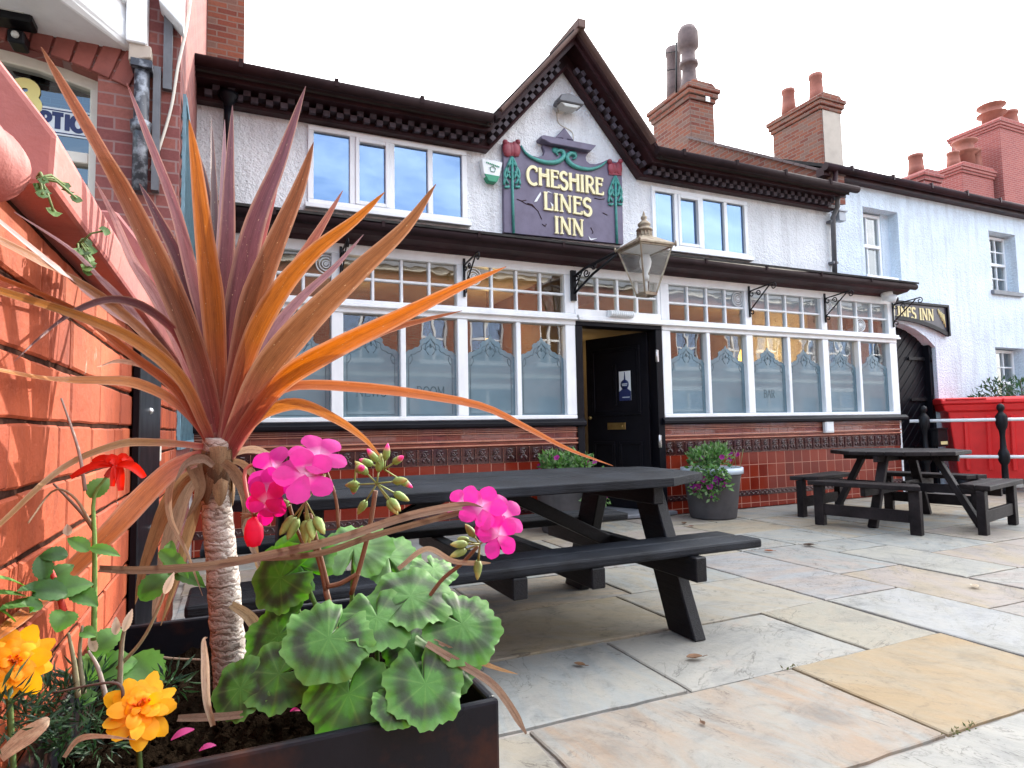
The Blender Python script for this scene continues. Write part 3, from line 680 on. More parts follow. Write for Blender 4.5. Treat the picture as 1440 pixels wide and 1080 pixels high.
dm = MB(); DW, DH = .93, 2.11; D0 = V(hx, hy, .055)
dm.obox(D0+ax*DW/2+Z1*DH/2, (DW, .045, DH), ax, ay, Z1)
for (a, b2, c0, c1) in ((.10, .83, 1.12, 1.96),):
    for (p, q, r0, r1) in ((a, b2, c0, c0+.04), (a, b2, c1-.04, c1), (a, a+.04, c0+.04, c1-.04), (b2-.04, b2, c0+.04, c1-.04)):
        dm.obox(D0+ax*(p+q)/2+Z1*(r0+r1)/2+ay*.03, (q-p, .02, r1-r0), ax, ay, Z1)
for a, b2 in ((.10, .43), (.50, .83)):
    for (p, q, r0, r1) in ((a, b2, .2, .235), (a, b2, .765, .80), (a, a+.035, .235, .765), (b2-.035, b2, .235, .765)):
        dm.obox(D0+ax*(p+q)/2+Z1*(r0+r1)/2+ay*.03, (q-p, .018, r1-r0), ax, ay, Z1)
dm.obox(D0+ax*.47+Z1*1.5+ay*.03, (.05, .02, .5), ax, ay, Z1)
door = dm.build('door', 'black', pub, .004)
q = MB(); q.obox(D0+ax*.47+Z1*.99+ay*.03, (.27, .014, .085), ax, ay, Z1); q.obox(D0+ax*.47+Z1*.99+ay*.04, (.20, .01, .03), ax, ay, Z1); q.build('letterbox', 'brass', door, .003)
q = MB(); q.ball(D0+ax*.86+Z1*1.1+ay*.05, .025, 10); q.build('knob', 'brass', door)
st = MB(); S0 = D0+ax*.33+Z1*1.36+ay*.0235
st.obox(S0+Z1*.12, (.17, .004, .36), ax, ay, Z1); sk = st.build('sticker', 'plastic_white', door)
st = MB(); sx = -ax
st.obox(S0+ay*.003-Z1*.005, (.17, .003, .11), ax, ay, Z1); st.prism([(-.085, .05), (.085, .05), (.03, .09), (.022, .15), (.03, .16), (.014, .17), (.004, .29), (-.004, .29), (-.014, .17), (-.03, .16), (-.022, .15), (-.03, .09)], S0+ay*.002, sx, Z1, ay, .003)
st.lathe([(.06, 0), (.06, .003)], S0+Z1*.135+ay*.0055, 20, axis=ay)
st.build('spire_emblem', 'navy', sk)
st = MB()
for z, ww in ((.143, .085), (.125, .07)):
    for i in range(5): st.obox(S0+Z1*z+ay*.0095+sx*(ww*(i-2)/5), (ww/7, .0015, .012), ax, ay, Z1)
for i in range(7): st.obox(S0-Z1*.02+ay*.0055+sx*(.015*(i-2)), (.01, .0015, .012), ax, ay, Z1)
st.build('sticker_print', 'paleprint', sk)
q = MB()
for z in (.86, 1.86): q.box(4.537, 4.58, 6.022, 6.03, z-.07, z+.07); q.tube([(4.548, 6.018, z-.075), (4.548, 6.018, z+.075)], .009, 8)
q.build('hinge', 'steel', dfr)
# hallway and rooms seen through the glass
q = MB(); q.box(3.50, 3.56, 6.22, 9.4, .05, 2.9); q.box(3.56, 4.9, 6.22, 9.4, 2.32, 2.36); q.build('hall_wall', 'interiorpale', pub)
q = MB(); q.box(4.9, 4.96, 6.30, 9.4, .05, 2.9); q.box(3.56, 4.9, 9.3, 9.36, .05, 2.32); q.build('hall_panelling', 'interiorpale', pub)
q = MB(); q.box(3.42, 4.75, 5.99, 9.3, .004, .05); q.build('doorstep', 'slate', pub, .01)
for a, b2 in ((-.28, 3.5), (4.96, 8.8)):
    q = MB(); q.box(a, b2, 8.6, 8.65, .5, 2.85); q.box(a, b2, 6.3, 8.6, .8, .84); q.box(b2-.03, b2, 6.30, 8.6, .84, 2.84); q.box(a, a+.03, 6.30, 8.6, .84, 2.84)
    x = a+.4
    while x < b2-.4: q.box(x, x+.5, 8.56, 8.6, 1.3, 2.0); x += .9
    q.box(a, b2, 6.29, 6.33, .5, 1.05)
    q.build('room_panelling', 'interior', pub)
    q = MB(); q.box(a, b2, 6.3, 8.6, 2.845, 2.87); q.build('room_ceiling', 'interiorpale', pub)
def lamp(x, y, z, r, m, label):
    t = thing('pendant_lamp', (x, y, z), label, 'lamp', 'lit lamps inside the pub')
    q = MB(); q.lathe([(r*.35, .12), (r, 0), (r*.95, -.05), (r*.4, -.1)], (x, y, z), 14); q.build('lamp_shade', m, t)
    q = MB(); q.tube([(x, y, z+.11), (x, y, 2.84)], .006, 6); q.build('cord', 'iron', t)
lamp(3.05, 7.6, 2.10, .07, 'warm', 'amber lamp glowing behind the window just left of the pub door')
lamp(7.12, 7.3, 2.06, .07, 'warm', 'amber lamp glowing behind the third window right of the pub door')
lamp(3.80, 6.9, 2.66, .09, 'warm2', 'yellow lamp glowing behind the small panes above the pub door')
for x, y, z, p in ((3.05, 7.5, 2.2, 4), (7.12, 7.2, 2.15, 5), (1.4, 7.6, 2.5, 1), (4.3, 7.9, 2.0, .8)):   # light of the amber pendants; hall and far left ones have no pendant
    ld = bpy.data.lights.new('pub lamp', 'POINT'); ld.energy = p; ld.color = (1, .62, .22); ld.shadow_soft_size = .08; lo = bpy.data.objects.new('pub lamp', ld); COL.objects.link(lo); lo.location = (x, y, z)
# downpipes
q = MB(); q.tube([(7.80, 6.06, 4.24), (7.84, 6.1, 4.1), (7.86, 6.2, 3.98), (7.86, 6.22, 3.17)], .034, 10)
for z in (3.9, 3.3): q.box(7.81, 7.91, 6.19, 6.28, z, z+.035)
q.build('downpipe', 'greyplastic', pub)
q = MB(); q.lathe([(.04, 0), (.05, .05), (.09, .1), (.09, .14)], (-.06, 6.13, 4.02), 10); q.tube([(-.06, 6.13, 4.04), (-.06, 6.17, 3.9), (-.06, 6.22, 3.17)], .04, 10); q.build('downpipe', 'black', pub)
q = MB(); q.box(7.92, 8.05, 6.14, 6.24, 3.93, 4.06); q.box(7.90, 8.07, 6.12, 6.26, 4.06, 4.08); q.build('rainwater_box', 'lead', pub)
# party wall rising with the roof, stepped flashing, chimney
q = MB(); q.prism([(6.2, 4.2), (6.2, 4.62), (9.25, 6.50), (9.25, 5.0)], V(7.9, 0, 0), Y1, Z1, X1, .24); q.build('party_wall', 'brick_stack', pub)
q = MB()
for i in range(15):
    y = 6.2+3.05*i/15; z = 4.62+1.88*i/15; q.obox((8.02, y+.11, z+.085), (.34, .23, .035), X1, V(0, .859, .512), V(0, -.512, .859))
q.build('party_wall_coping', 'potdark', pub)
q = MB()
for i in range(14):
    y = 6.25+.21*i; z = 4.41+.105*i+.02
    q.prism([(0, -.12), (.21, -.0), (.21, .16), (0, .05)], V(7.897, y, z), Y1, Z1, -X1, .006)
q.build('flashing', 'lead', pub)
def stack(parent, x0, x1, y0, y1, zb, zt, brick, pots, face=None):
    q = MB(); q.box(x0, x1, y0, y1, zb, zt-.36)
    for i, (d, a, b2) in enumerate(((.035, .36, .27), (.07, .27, .17), (.10, .17, .08))): q.box(x0-d, x1+d, y0-d, y1+d, zt-a, zt-b2)
    q.prism([(x0-.06, 0), (x1+.06, 0), (x1-.06, .1), (x0+.06, .1)], V(0, y0-.06, zt-.08), X1, Z1, Y1, y1-y0+.12)
    ch = q.build('chimney', brick, parent, .012)
    if face:
        q = MB(); q.box(x0+.06, x1+.004, y0-.012, y0-.0005, zb, zt-.36); q.build('cement_face', face, ch)
    for (px_, py_, r, hh, kind) in pots:
        q = MB(); c0 = (px_, py_, zt-.02)
        if kind == 'cowl': q.lathe([(r*1.35, 0), (r*1.05, .15), (r*.85, .3), (r*.8, .52), (r*1.1, .53), (r*1.1, .6), (r*.85, .61), (r*.8, .8), (r*1.0, .86), (r*1.25, .9), (r*1.25, 1.2), (r*.9, 1.32)], c0, 16)
        elif kind == 'cap': q.lathe([(r, 0), (r*.9, hh*.55), (r*1.35, hh*.6), (r*1.35, hh*.64), (r*.9, hh*.66), (r*.9, hh*.9), (r*1.3, hh*.95), (r*1.3, hh)], c0, 16)
        else: q.lathe([(r*1.2, 0), (r*1.05, hh*.4), (r*.92, hh*.86), (r*1.05, hh*.88), (r*1.05, hh), (r*.8, hh), (r*.8, hh*.8)], c0, 16)
        q.build('chimney_pot', 'potdark' if kind in ('cowl', 'tall') else 'terracotta', ch)
    return ch
ch1 = stack(pub, 7.93, 8.52, 9.2, 10.35, 4.5, 7.62, 'brick_stack', [(8.2, 9.5, .165, 1.3, 'cowl'), (8.28, 10.05, .15, 1.22, 'tall')])
q = MB(); q.box(8.23, 8.33, 9.09, 9.1, 7.22, 7.32); q.build('junction_box', 'plastic_white', ch1)
q = MB(); q.box(8.42, 8.66, 9.02, 9.2, 6.17, 6.30); q.build('lead_apron', 'lead', ch1)
# television aerial
ae = MB(); A = [at(952, 72, 12.2), at(915, 78, 12.6), at(950, 97, 12.2), at(905, 103, 12.6), at(951, 130, 12.2), at(951, 60, 12.2)]
ae.tube([A[0], A[1]], .008, 5); ae.tube([A[2], A[3]], .008, 5); ae.tube([A[4], A[5]], .018, 6)
for i in range(5):
    for a, b2 in ((A[0], A[1]), (A[2], A[3])): p = a.lerp(b2, .2+.2*i); ae.tube([p-Z1*.06, p+Z1*.06], .004, 4)
tag(ae.build('aerial', 'iron'), 'thin television aerial beside the brick chimney behind the gable', 'aerial')
# ---------------------------------------------------------------- signs and fittings on the front
ps = thing('pub_sign', (3.43, 6.24, 3.17), 'purple plaster sign with cream lettering and green tulip pilasters on the gable', 'sign')
def SZ(x, y, Y=6.22): return onY(670+x/6, 160+y/6, Y)
def sxz(pts): return [(p.x, p.z) for p in (SZ(*q) for q in pts)]
q = MB(); q.prism(sxz([(236, 1000), (228, 240), (370, 262), (400, 310), (450, 345), (520, 362), (565, 352), (578, 315), (560, 262), (945, 330), (925, 362), (930, 395), (960, 418), (1010, 422), (1060, 408), (1105, 388), (1228, 415), (1243, 1100)]), V(0, 6.28, 0), X1, Z1, -Y1, .055)
q.build('panel', 'purple', ps, .004)
q = MB(); q.prism(sxz([(520, 210), (545, 200), (985, 285), (975, 300), (945, 330), (920, 328), (600, 268), (550, 240), (525, 232)]), V(0, 6.279, 0), X1, Z1, -Y1, .13)
q.prism(sxz([(740, 118), (662, 205), (690, 206), (726, 208), (730, 238), (762, 242), (762, 214), (790, 222), (820, 228)]), V(0, 6.25, 0), X1, Z1, -Y1, .04); q.build('pediment', 'purple', ps, .006)
q = MB()
for pts in ([(376, 268), (420, 335), (500, 385), (600, 412), (690, 402), (735, 360), (728, 320), (695, 310), (672, 330), (690, 352)], [(1098, 400), (1050, 440), (960, 468), (860, 455), (790, 420), (762, 370), (790, 335), (828, 345), (835, 372), (812, 380)]):
    ln = spline([V(*p) for p in [(a, b2, 0) for a, b2 in pts]], 30); q.tube([SZ(p.x, p.y, 6.21) for p in ln], [.008+.02*math.sin(math.pi*i/29) for i in range(30)], 8)
for cx, cy in ((668, 310), (820, 340)): q.ball(SZ(cx, cy, 6.22), .05, 10, (1, .4, .8))
for x0, y0, x1, y1, ye in ((230, 365, 370, 640, 1010), (1112, 525, 1232, 785, 1098)):
    cx = (x0+x1)/2; hh = y1-y0; ww = (x1-x0)/2
    q.tube([SZ(cx, y0, 6.215), SZ(cx+4, y1, 6.215), SZ(cx+14, ye, 6.215)], .016, 8)
    for s in (-1, 1):
        for (a, b2, c0) in ((.15, .9, .2), (.3, .95, .5), (.05, .55, .02)):
            q.tube([SZ(cx+s*ww*(a+(b2-a)*math.sin(t*.35)), y0+hh*(c0+.09*t)*.9, 6.215) for t in range(9 if c0 < .4 else 6)], .015, 6)
        q.tube([SZ(cx+s*ww*.9*math.cos(t*.4), y1-hh*.1+8*math.sin(t), 6.215) for t in range(4)], .016, 6)
q.build('tulip_stems', 'teal', ps)
for x0, y0, x1, y1 in ((225, 222, 366, 360), (1108, 385, 1229, 522)):
    q = MB(); cx, cy = (x0+x1)/2, (y0+y1)/2; w2 = (x1-x0)/2
    for s, k in ((-.5, 1), (.5, 1), (0, .85)):
        c0 = SZ(cx+s*w2, cy+6, 6.215); q.ball(c0, w2*.0014*.62*k, 12, (1, .45, 1.5))
    q.prism(sxz([(x0+4, y0+30), (x1-4, y0+44), (x1-8, y1), (x0+8, y1-8)]), V(0, 6.23, 0), X1, Z1, -Y1, .02)
    for s in (-.75, .75): q.ball(SZ(cx+s*w2, y0+18, 6.21), .032, 8)
    q.build('tulip_head', 'tulipred', ps)
q = MB()
for txt, a, b2, hh in (('CHESHIRE', (418, 598), (1070, 688), 25.5), ('LINES', (560, 815), (972, 862), 25.5), ('INN', (652, 1012), (905, 1040), 24)):
    p0, p1 = SZ(*a, 6.225), SZ(*b2, 6.225); lettering(q, txt, V(p0.x, 6.226, (p0.z+p1.z)/2+.0), X1, Z1, -Y1, .205 if txt != 'INN' else .20, p1.x-p0.x, .135, .022)
q.build('letters', 'letter', ps)
q = MB()
for pts in ([(375, 735), (420, 760), (470, 775), (520, 820), (550, 890)], [(430, 755), (470, 765), (500, 800)], [(995, 712), (1040, 722), (1080, 718)], [(1065, 835), (1105, 855)], [(965, 960), (985, 1000), (975, 1010)], [(555, 930), (580, 950), (590, 930)], [(340, 720), (380, 735), (420, 730)]):
    q = MB(); q.tube([SZ(*p, 6.224) for p in pts], .006, 5); q.build('paint_crack', 'maroon', ps)
q = MB()
for pts in ([(485, 745), (520, 690), (540, 660), (545, 680), (510, 740)], [(600, 650), (640, 672), (600, 660)], [(945, 1030), (965, 1055), (1020, 1050), (970, 1068), (955, 1060)], [(622, 745), (650, 770), (640, 790)]):
    q.prism(sxz(pts), V(0, 6.2235, 0), X1, Z1, -Y1, .006); q.build('bare_plaster', 'plastic_white', ps); q = MB()
# alarm box
p = [onY(x, y, 6.2) for x, y in ((677, 222), (707, 228), (703, 246), (698, 256), (687, 254), (680, 243))]
q = MB(); q.prism([(k.x, k.z) for k in p], V(0, 6.28, 0), X1, Z1, -Y1, .08); al = q.build('alarm_box', 'plastic_white', None, .008)
tag(al, 'small white alarm box with green base on the render beside the gable', 'alarm box')
p = [onY(x, y, 6.2) for x, y in ((681, 244), (703, 248), (698, 257), (687, 255))]
q = MB(); q.prism([(k.x, k.z) for k in p], V(0, 6.276, 0), X1, Z1, -Y1, .084); q.build('green_base', 'plastic_green', al, .006)
cA = onY(693, 238, 6.195); q = MB(); q.tube([(cA.x+.035*math.cos(k*1.2566+1.57), 6.194, cA.z+.035*math.sin(k*1.2566+1.57)) for k in range(6)], .004, 5)
for i in range(8): q.box(cA.x-.075+.02*i, cA.x-.062+.02*i, 6.192, 6.197, cA.z+.058-.004*i, cA.z+.074-.004*i)
q.build('emblem', 'plastic_green', al)
# gable floodlight
c0 = onY(801, 145, 6.1); fl = thing('floodlight', (c0.x, 6.2, c0.z), 'grey floodlight fixed high in the white gable above the sign', 'floodlight')
q = MB(); q.prism([(-.16, 0), (-.13, .06), (-.02, .09), (.10, .07), (.17, .02), (.165, -.015), (-.155, -.02)], V(c0.x, 6.22, c0.z), X1, Z1, -Y1, .17); q.build('housing', 'greyplastic', fl, .012)
q = MB(); q.prism([(-.13, -.022), (.14, -.017), (.08, -.06), (-.07, -.065)], V(c0.x, 6.20, c0.z), X1, Z1, -Y1, .13); q.build('lens', 'lens', fl, .006)
q = MB(); q.box(c0.x-.06, c0.x, 6.2, 6.28, c0.z-.05, c0.z+.03); q.tube(spline([V(c0.x-.08, 6.27, c0.z-.04), V(c0.x-.05, 6.275, c0.z-.17), V(c0.x+.12, 6.275, c0.z-.24), V(c0.x+.14, 6.275, c0.z-.36)], 14), .007, 6); q.build('cable', 'cable', fl)
# strip light above the door
q = MB(); c0 = onY(872, 442, 6.0); q.box(c0.x-.16, c0.x+.17, 6.0, 6.032, c0.z-.035, c0.z+.04); sl = q.build('strip_light', 'plastic_white', None, .006)
tag(sl, 'white ribbed bulkhead light on the white frame above the pub door', 'light')
q = MB()
for i in range(11): x = c0.x-.145+.029*i; q.lathe([(.036, 0), (.042, .009), (.036, .02)], (x, 5.985, c0.z), 14, axis=X1)
q.build('diffuser', 'plastic_white', sl)
# camera dome
c0 = onY(1247, 417, 5.95); cc = thing('security_camera', c0, 'white dome security camera under the right end of the pub canopy', 'camera')
q = MB(); q.lathe([(.03, .10), (.075, .09), (.08, .03), (.06, -.05)], c0, 16); q.lathe([(.05, -.09), (.06, -.02), (.06, .05), (.045, .07)], c0+V(.02, -.05, -.03), 14, axis=V(.6, -.7, -.35)); q.build('housing', 'plastic_white', cc)
q = MB(); q.ball(c0+V(.02, -.05, -.03)+V(.6, -.7, -.35).normalized()*.06, .04, 10); q.build('lens', 'iron', cc)
q = MB(); c0 = onY(1162, 600, 6.05); q.box(c0.x-.075, c0.x+.085, 6.0, 6.045, c0.z-.08, c0.z+.08); q.box(c0.x-.06, c0.x+.07, 5.994, 6.0, c0.z-.065, c0.z+.065)
tag(q.build('electric_box', 'plastic_white', None, .006), 'small white box fixed to the ribbed tiles right of the door', 'box')
# wrought iron basket brackets
def bracket(x, lbl):
    t = MB(); y, z = 6.03, 2.80
    t.box(x-.012, x+.012, y-.012, y+.003, 2.40, 2.80)
    t.beam((x, y-.005, 2.73), (x, y-.40, 2.76), .014, .014); t.beam((x, y-.005, 2.48), (x, y-.34, 2.745), .012, .012)
    def scroll(cy, cz, r, a0, turns):
        n = 18; t.tube([(x, cy+r*(1-.75*i/n)*math.cos(a0+turns*6.283*i/n), cz+r*(1-.75*i/n)*math.sin(a0+turns*6.283*i/n)) for i in range(n+1)], .007, 6)
    scroll(y-.40, 2.72, .045, 1.57, 1.1); scroll(y-.05, 2.69, .04, 1.57, -1.1); scroll(y-.045, 2.45, .04, -.5, 1.1); scroll(y-.16, 2.68, .04, 0, 1.2)
    tag(t.build('basket_bracket', 'iron', None), lbl, 'bracket', 'hanging basket brackets on the pub front')
bracket(.93, 'black iron basket bracket hidden partly behind the spiky plant leaves')
bracket(2.17, 'black iron basket bracket nearest the alarm box, beside a ringed pane')
bracket(6.03, 'black iron basket bracket first to the right of the lantern')
bracket(7.39, 'black iron basket bracket over the middle of the right bay window')
bracket(8.78, 'black iron basket bracket on the corner post below the security camera')
# lantern
LC = V(3.80, 5.16, 0)
la = thing('lantern', (3.8, 5.16, 2.4), 'old brass and glass street lantern on an iron arm above the pub door', 'lantern')
zt, zb = 2.83, 2.36; rt_, rb = .19, .068
def sq(r, z): return [LC+V(sx*r, sy*r, z) for sx, sy in ((-1, -1), (1, -1), (1, 1), (-1, 1))]
q = MB()
for i in range(4): q.beam(sq(rb, zb)[i], sq(rt_, zt)[i], .016, .016); q.beam(sq(rb, zb)[i], sq(rb, zb)[(i+1) % 4], .02, .03); q.beam(sq(rt_, zt)[i], sq(rt_, zt)[(i+1) % 4], .02, .03)
q.build('frame', 'copper', la)
q = MB(); a, b2 = sq(rb, zb), sq(rt_, zt); q.add(a+b2, [(i, (i+1) % 4, 4+(i+1) % 4, 4+i) for i in range(4)]); q.build('pane', 'glass_lamp', la)
q = MB(); a, b2 = sq(.215, zt+.02), sq(.08, zt+.11); a2 = sq(.215, zt+.003)
q.add(a2+a+b2, [(3, 2, 1, 0)]+[(i, (i+1) % 4, 4+(i+1) % 4, 4+i) for i in range(4)]+[(4+i, 4+(i+1) % 4, 8+(i+1) % 4, 8+i) for i in range(4)]+[(8, 9, 10, 11)])
for s in a2: q.lathe([(.008, -.015), (.012, .02), (.005, .045)], s, 8)
q.build('hood', 'copper', la)
q = MB(); a, b2 = sq(.185, zt-.004), sq(.10, zt-.001); q.add(a+b2, [(3, 2, 1, 0), (4, 5, 6, 7)]+[(i, (i+1) % 4, 4+(i+1) % 4, 4+i) for i in range(4)]); q.build('reflector', 'plastic_white', la)
q = MB(); q.lathe([(.085, 0), (.085, .015), (.07, .02), (.07, .075), (.085, .08), (.075, .10), (.05, .12), (.065, .135), (.065, .15), (.04, .175), (.022, .19), (.032, .21), (.03, .225), (.012, .24), (.014, .25), (.004, .285)], LC+Z1*(zt+.105), 16)
for i in range(12): a = i*.5236; q.box(*(lambda c: (c.x-.008, c.x+.008, c.y-.008, c.y+.008, c.z-.02, c.z+.02))(LC+V(.068*math.cos(a), .068*math.sin(a), zt+.152)))
q.build('chimney_finial', 'copper', la)
q = MB(); q.lathe([(.03, 0), (.035, .05), (.02, .07), (.055, .15), (.062, .2), (.04, .27)], LC+Z1*(zb+.14), 14); q.tube([LC+Z1*zb, LC+Z1*(zb+.16)], .014, 8); q.build('bulb', 'plastic_white', la)
q = MB(); w0 = V(3.45, 6.05, 0); e0 = LC+V(-.2, .2, 0)*1.05; dd = (e0-w0)
q.box(3.42, 3.48, 6.0, 6.035, 2.44, 2.78)
q.tube(spline([w0+Z1*2.70, w0+dd*.35+Z1*2.77, w0+dd*.7+Z1*2.80, e0+Z1*(zt+.0)], 14), .016, 8); q.tube([w0+Z1*2.50, w0+dd*.5+Z1*2.68, e0+Z1*(zt-.03)], .014, 8)
for s, r, k, z in ((.12, .05, 1, 2.69), (.35, .05, -1, 2.71), (.52, .04, 1, 2.75)):
    c0 = w0+dd*s; dn = dd.normalized(); q.tube([c0+Z1*z+(dn*math.cos(i*.45*k)+Z1*math.sin(i*.45*k))*r*(1-i/24) for i in range(20)], .008, 6)
q.tube([w0+dd*.03+Z1*2.52, w0+dd*.25+Z1*2.74], .008, 6)
q.build('bracket', 'iron', la)
# ---------------------------------------------------------------- pale blue house on the right
hs = thing('pebbledash_house', (14, 8, 0), 'pale blue pebbledashed house with sash windows right of the pub', 'house')
HY = 6.35
def sash(parent, x0, x1, z0, z1, bars, y=HY+.17, curt=None):
    f = MB(); t = .05; zm = (z0+z1)/2
    f.box(x0, x0+t, y, y+.07, z0, z1); f.box(x1-t, x1, y, y+.07, z0, z1); f.box(x0+t, x1-t, y, y+.07, z1-t, z1); f.box(x0+t, x1-t, y, y+.07, z0, z0+t); f.box(x0+t, x1-t, y-.02, y+.06, zm-.025, zm+.025)
    for k in range(1, bars[0]):
        x = x0+t+(x1-x0-2*t)*k/bars[0]; f.box(x-.012, x+.012, y+.01, y+.05, z0+t, zm-.025); f.box(x-.012, x+.012, y+.01, y+.05, zm+.025, z1-t)
    for k in range(1, bars[1]):
        for a, b2 in ((z0+t, zm-.025), (zm+.025, z1-t)):
            z = a+(b2-a)*k/bars[1]; f.box(x0+t, x1-t, y+.012, y+.048, z-.012, z+.012)
    fr = f.build('window', 'white', parent, .004)
    q = MB(); q.box(x0+.02, x1-.02, y+.03, y+.034, z0+.02, z1-.02); q.build('pane', 'glass', fr)
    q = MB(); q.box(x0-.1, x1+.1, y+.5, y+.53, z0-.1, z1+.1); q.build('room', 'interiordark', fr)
    for a, b2 in (curt or ()):
        q = MB(); n = 14; q.add([(a+(b2-a)*i/n, y+.14+.018*math.sin(i*1.7), z) for z in (z0, z1) for i in range(n+1)], [(i, i+1, n+2+i, n+1+i) for i in range(n)], True); q.build('curtain', 'curtain', fr)
    q = MB(); q.box(x0-.05, x1+.05, HY-.05, y, z0-.075, z0-.001); q.build('sill', 'slate' if bars[0] > 2 else 'white', fr, .006)
OPS = [(8.70, 9.50, 3.20, 4.30), (11.85, 12.62, 3.22, 4.28), (11.80, 12.65, 1.05, 2.26), (8.90, 10.22, 0, 2.62), (14.6, 15.4, 3.2, 4.25)]
w = MB(); wall_open(w, 7.9, 24, 0, 4.66, HY, HY+.3, OPS)
w.prism([(8.90, 2.621), (8.90, 2.50), (9.15, 2.555), (9.45, 2.54), (9.75, 2.47), (10.0, 2.36), (10.22, 2.2), (10.22, 2.621)], V(0, HY+.002, 0), X1, Z1, Y1, .29)
w.box(7.9, 8.14, HY+.3, 12.6, 0, 4.7); w.box(23.7, 24, HY+.3, 12.6, 0, 4.7); w.box(8.14, 23.7, 12.3, 12.6, 0, 4.7)
w.build('wall', 'renderblue', hs)
r = MB(); r.prism([(6.2, 4.72), (6.2, 4.77), (9.5, 6.42), (12.8, 4.8), (12.8, 4.74), (9.5, 6.35)], V(7.95, 0, 0), Y1, Z1, X1, 16.2); r.build('roof', 'darkroof', hs)
g = MB(); g.tube([(7.72, 6.17, 4.70), (24.1, 6.17, 4.70)], .058, 10); x = 8.2
while x < 24: g.box(x, x+.03, 6.10, 6.24, 4.68, 4.765); x += .9
g.box(7.75, 24.1, 6.22, 6.35, 4.60, 4.72)
g.tube([(7.93, 6.17, 4.66), (7.93, 6.2, 4.45), (7.93, 6.25, 4.25)], .035, 8); g.build('gutter', 'maroon', hs)
sash(hs, 8.70, 9.32, 3.24, 4.27, (2, 1), curt=[(8.72, 8.98), (8.98, 9.14)]); sash(hs, 11.85, 12.62, 3.24, 4.26, (3, 2), curt=[(12.1, 12.3)]); sash(hs, 11.80, 12.65, 1.09, 2.24, (3, 2), curt=[(11.85, 12.3)]); sash(hs, 14.6, 15.4, 3.22, 4.24, (3, 2))
q = MB(); q.box(9.32, 9.50, HY+.16, HY+.3, 3.2, 4.3); q.build('reveal', 'renderblue', hs)
stack(hs, 11.45, 12.06, 9.2, 10.5, 4.9, 8.1, 'brick_stack', [(11.80, 9.55, .14, .68, 'plain'), (11.62, 10.15, .14, .60, 'plain')], 'stucco_tan')
stack(hs, 14.77, 15.3, 9.2, 9.95, 5, 6.92, 'brick_far', [(15.0, 9.5, .16, .52, 'plain')])
# taller red house beyond
rh = thing('red_house', (20, 14, 0), 'taller red brick house with clustered chimney pots behind the pale blue house', 'house')
q = MB(); q.box(18.2, 26, 12.8, 16, 0, 6.6); q.prism([(0, 0), (3.2, 0), (1.6, 1.1)], V(18.2, 12.8, 6.6), Y1, Z1, X1, 7.8); q.build('wall', 'brick_far', rh)
c4 = onY(1352, 240, 12.5); c5 = onY(1432, 200, 12.5)
stack(rh, c4.x, c4.x+1.75, 12.5, 13.9, 6, c4.z+.30, 'brick_far', [(c4.x+.3, 12.9, .19, .55, 'plain'), (c4.x+.98, 12.9, .30, 1.05, 'cap'), (c4.x+1.5, 12.9, .2, .85, 'plain')])
stack(rh, c4.x+1.95, c4.x+4.5, 12.3, 13.9, 6, c5.z+.55, 'brick_far', [(c4.x+2.7, 12.9, .34, .85, 'cap'), (c4.x+3.7, 12.9, .3, .8, 'plain')])
# gate and the arched board over it
gt = thing('passage_gate', (9.56, HY+.16, 0), 'black diagonal boarded gate in the archway beside the pub', 'gate')
q = MB(); q.box(8.92, 10.20, HY+.17, HY+.20, .02, 2.6); x = -2.6
while x < 1.3:
    a = max(0, -x); b2 = min(2.58, 1.28-x)
    if b2 > a+.02: q.beam((8.92+x+a, HY+.165, .02+a), (8.92+x+b2, HY+.165, .02+b2), .012, .105)
    x += .165
q.build('boards', 'black', gt, .004)
q = MB(); q.box(8.90, 8.97, HY+.10, HY+.155, .0, 2.5); q.box(10.14, 10.22, HY+.06, HY+.155, 0, 2.24); q.build('frame', 'black', gt, .005)
for z in (.6, 1.35, 2.0): q = MB(); q.box(9.75, 10.15, HY+.125, HY+.14, z, z+.05); q.tube([(10.17, HY+.05, z-.04), (10.17, HY+.05, z+.09)], .016, 8); q.build('hinge', 'iron', gt)
bs = thing('arched_sign', (9.4, 6.28, 2.4), 'dark arched board lettered in gold over the black gate', 'sign')
def bow(x): return 2.40+.21*(1-((x-9.3)/1.18)**2)
out = [(8.12+2.36*i/20, bow(8.12+2.36*i/20)) for i in range(21)]
q = MB(); q.prism(out+[(10.48, 2.845), (8.12, 2.845)], V(0, 6.34, 0), X1, Z1, -Y1, .04); q.build('board', 'sign_black', bs)
q = MB()
for i in range(20): q.beam((out[i][0], 6.30, out[i][1]), (out[i+1][0], 6.30, out[i+1][1]), .06, .035, (0, 1, 0))
q.box(8.12, 10.48, 6.27, 6.34, 2.845, 2.88); q.box(10.465, 10.50, 6.27, 6.34, 2.38, 2.88); q.box(8.10, 8.135, 6.27, 6.34, 2.38, 2.88); q.build('frame', 'black', bs)
q = MB(); lettering(q, 'CHESHIRE', V(8.2, 6.2995, 2.60), X1, Z1, -Y1, .185, .72, .15, .006); q.build('letters', 'goldpaint', bs); q = MB(); lettering(q, 'LINES INN', V(9.17, 6.2995, 2.61), X1, Z1, -Y1, .185, .97, .15, .006, 0)
q.build('letters', 'goldpaint', bs)
for i in range(5): q = MB(); q.tube([(10.25+.035*i, 6.296, 2.78-.02*i+.03*math.sin(k)) if k < 3 else (10.27+.035*i, 6.296, 2.72-.05*i) for k in range(5)], .009, 5); q.build('flourish', 'goldpaint', bs)
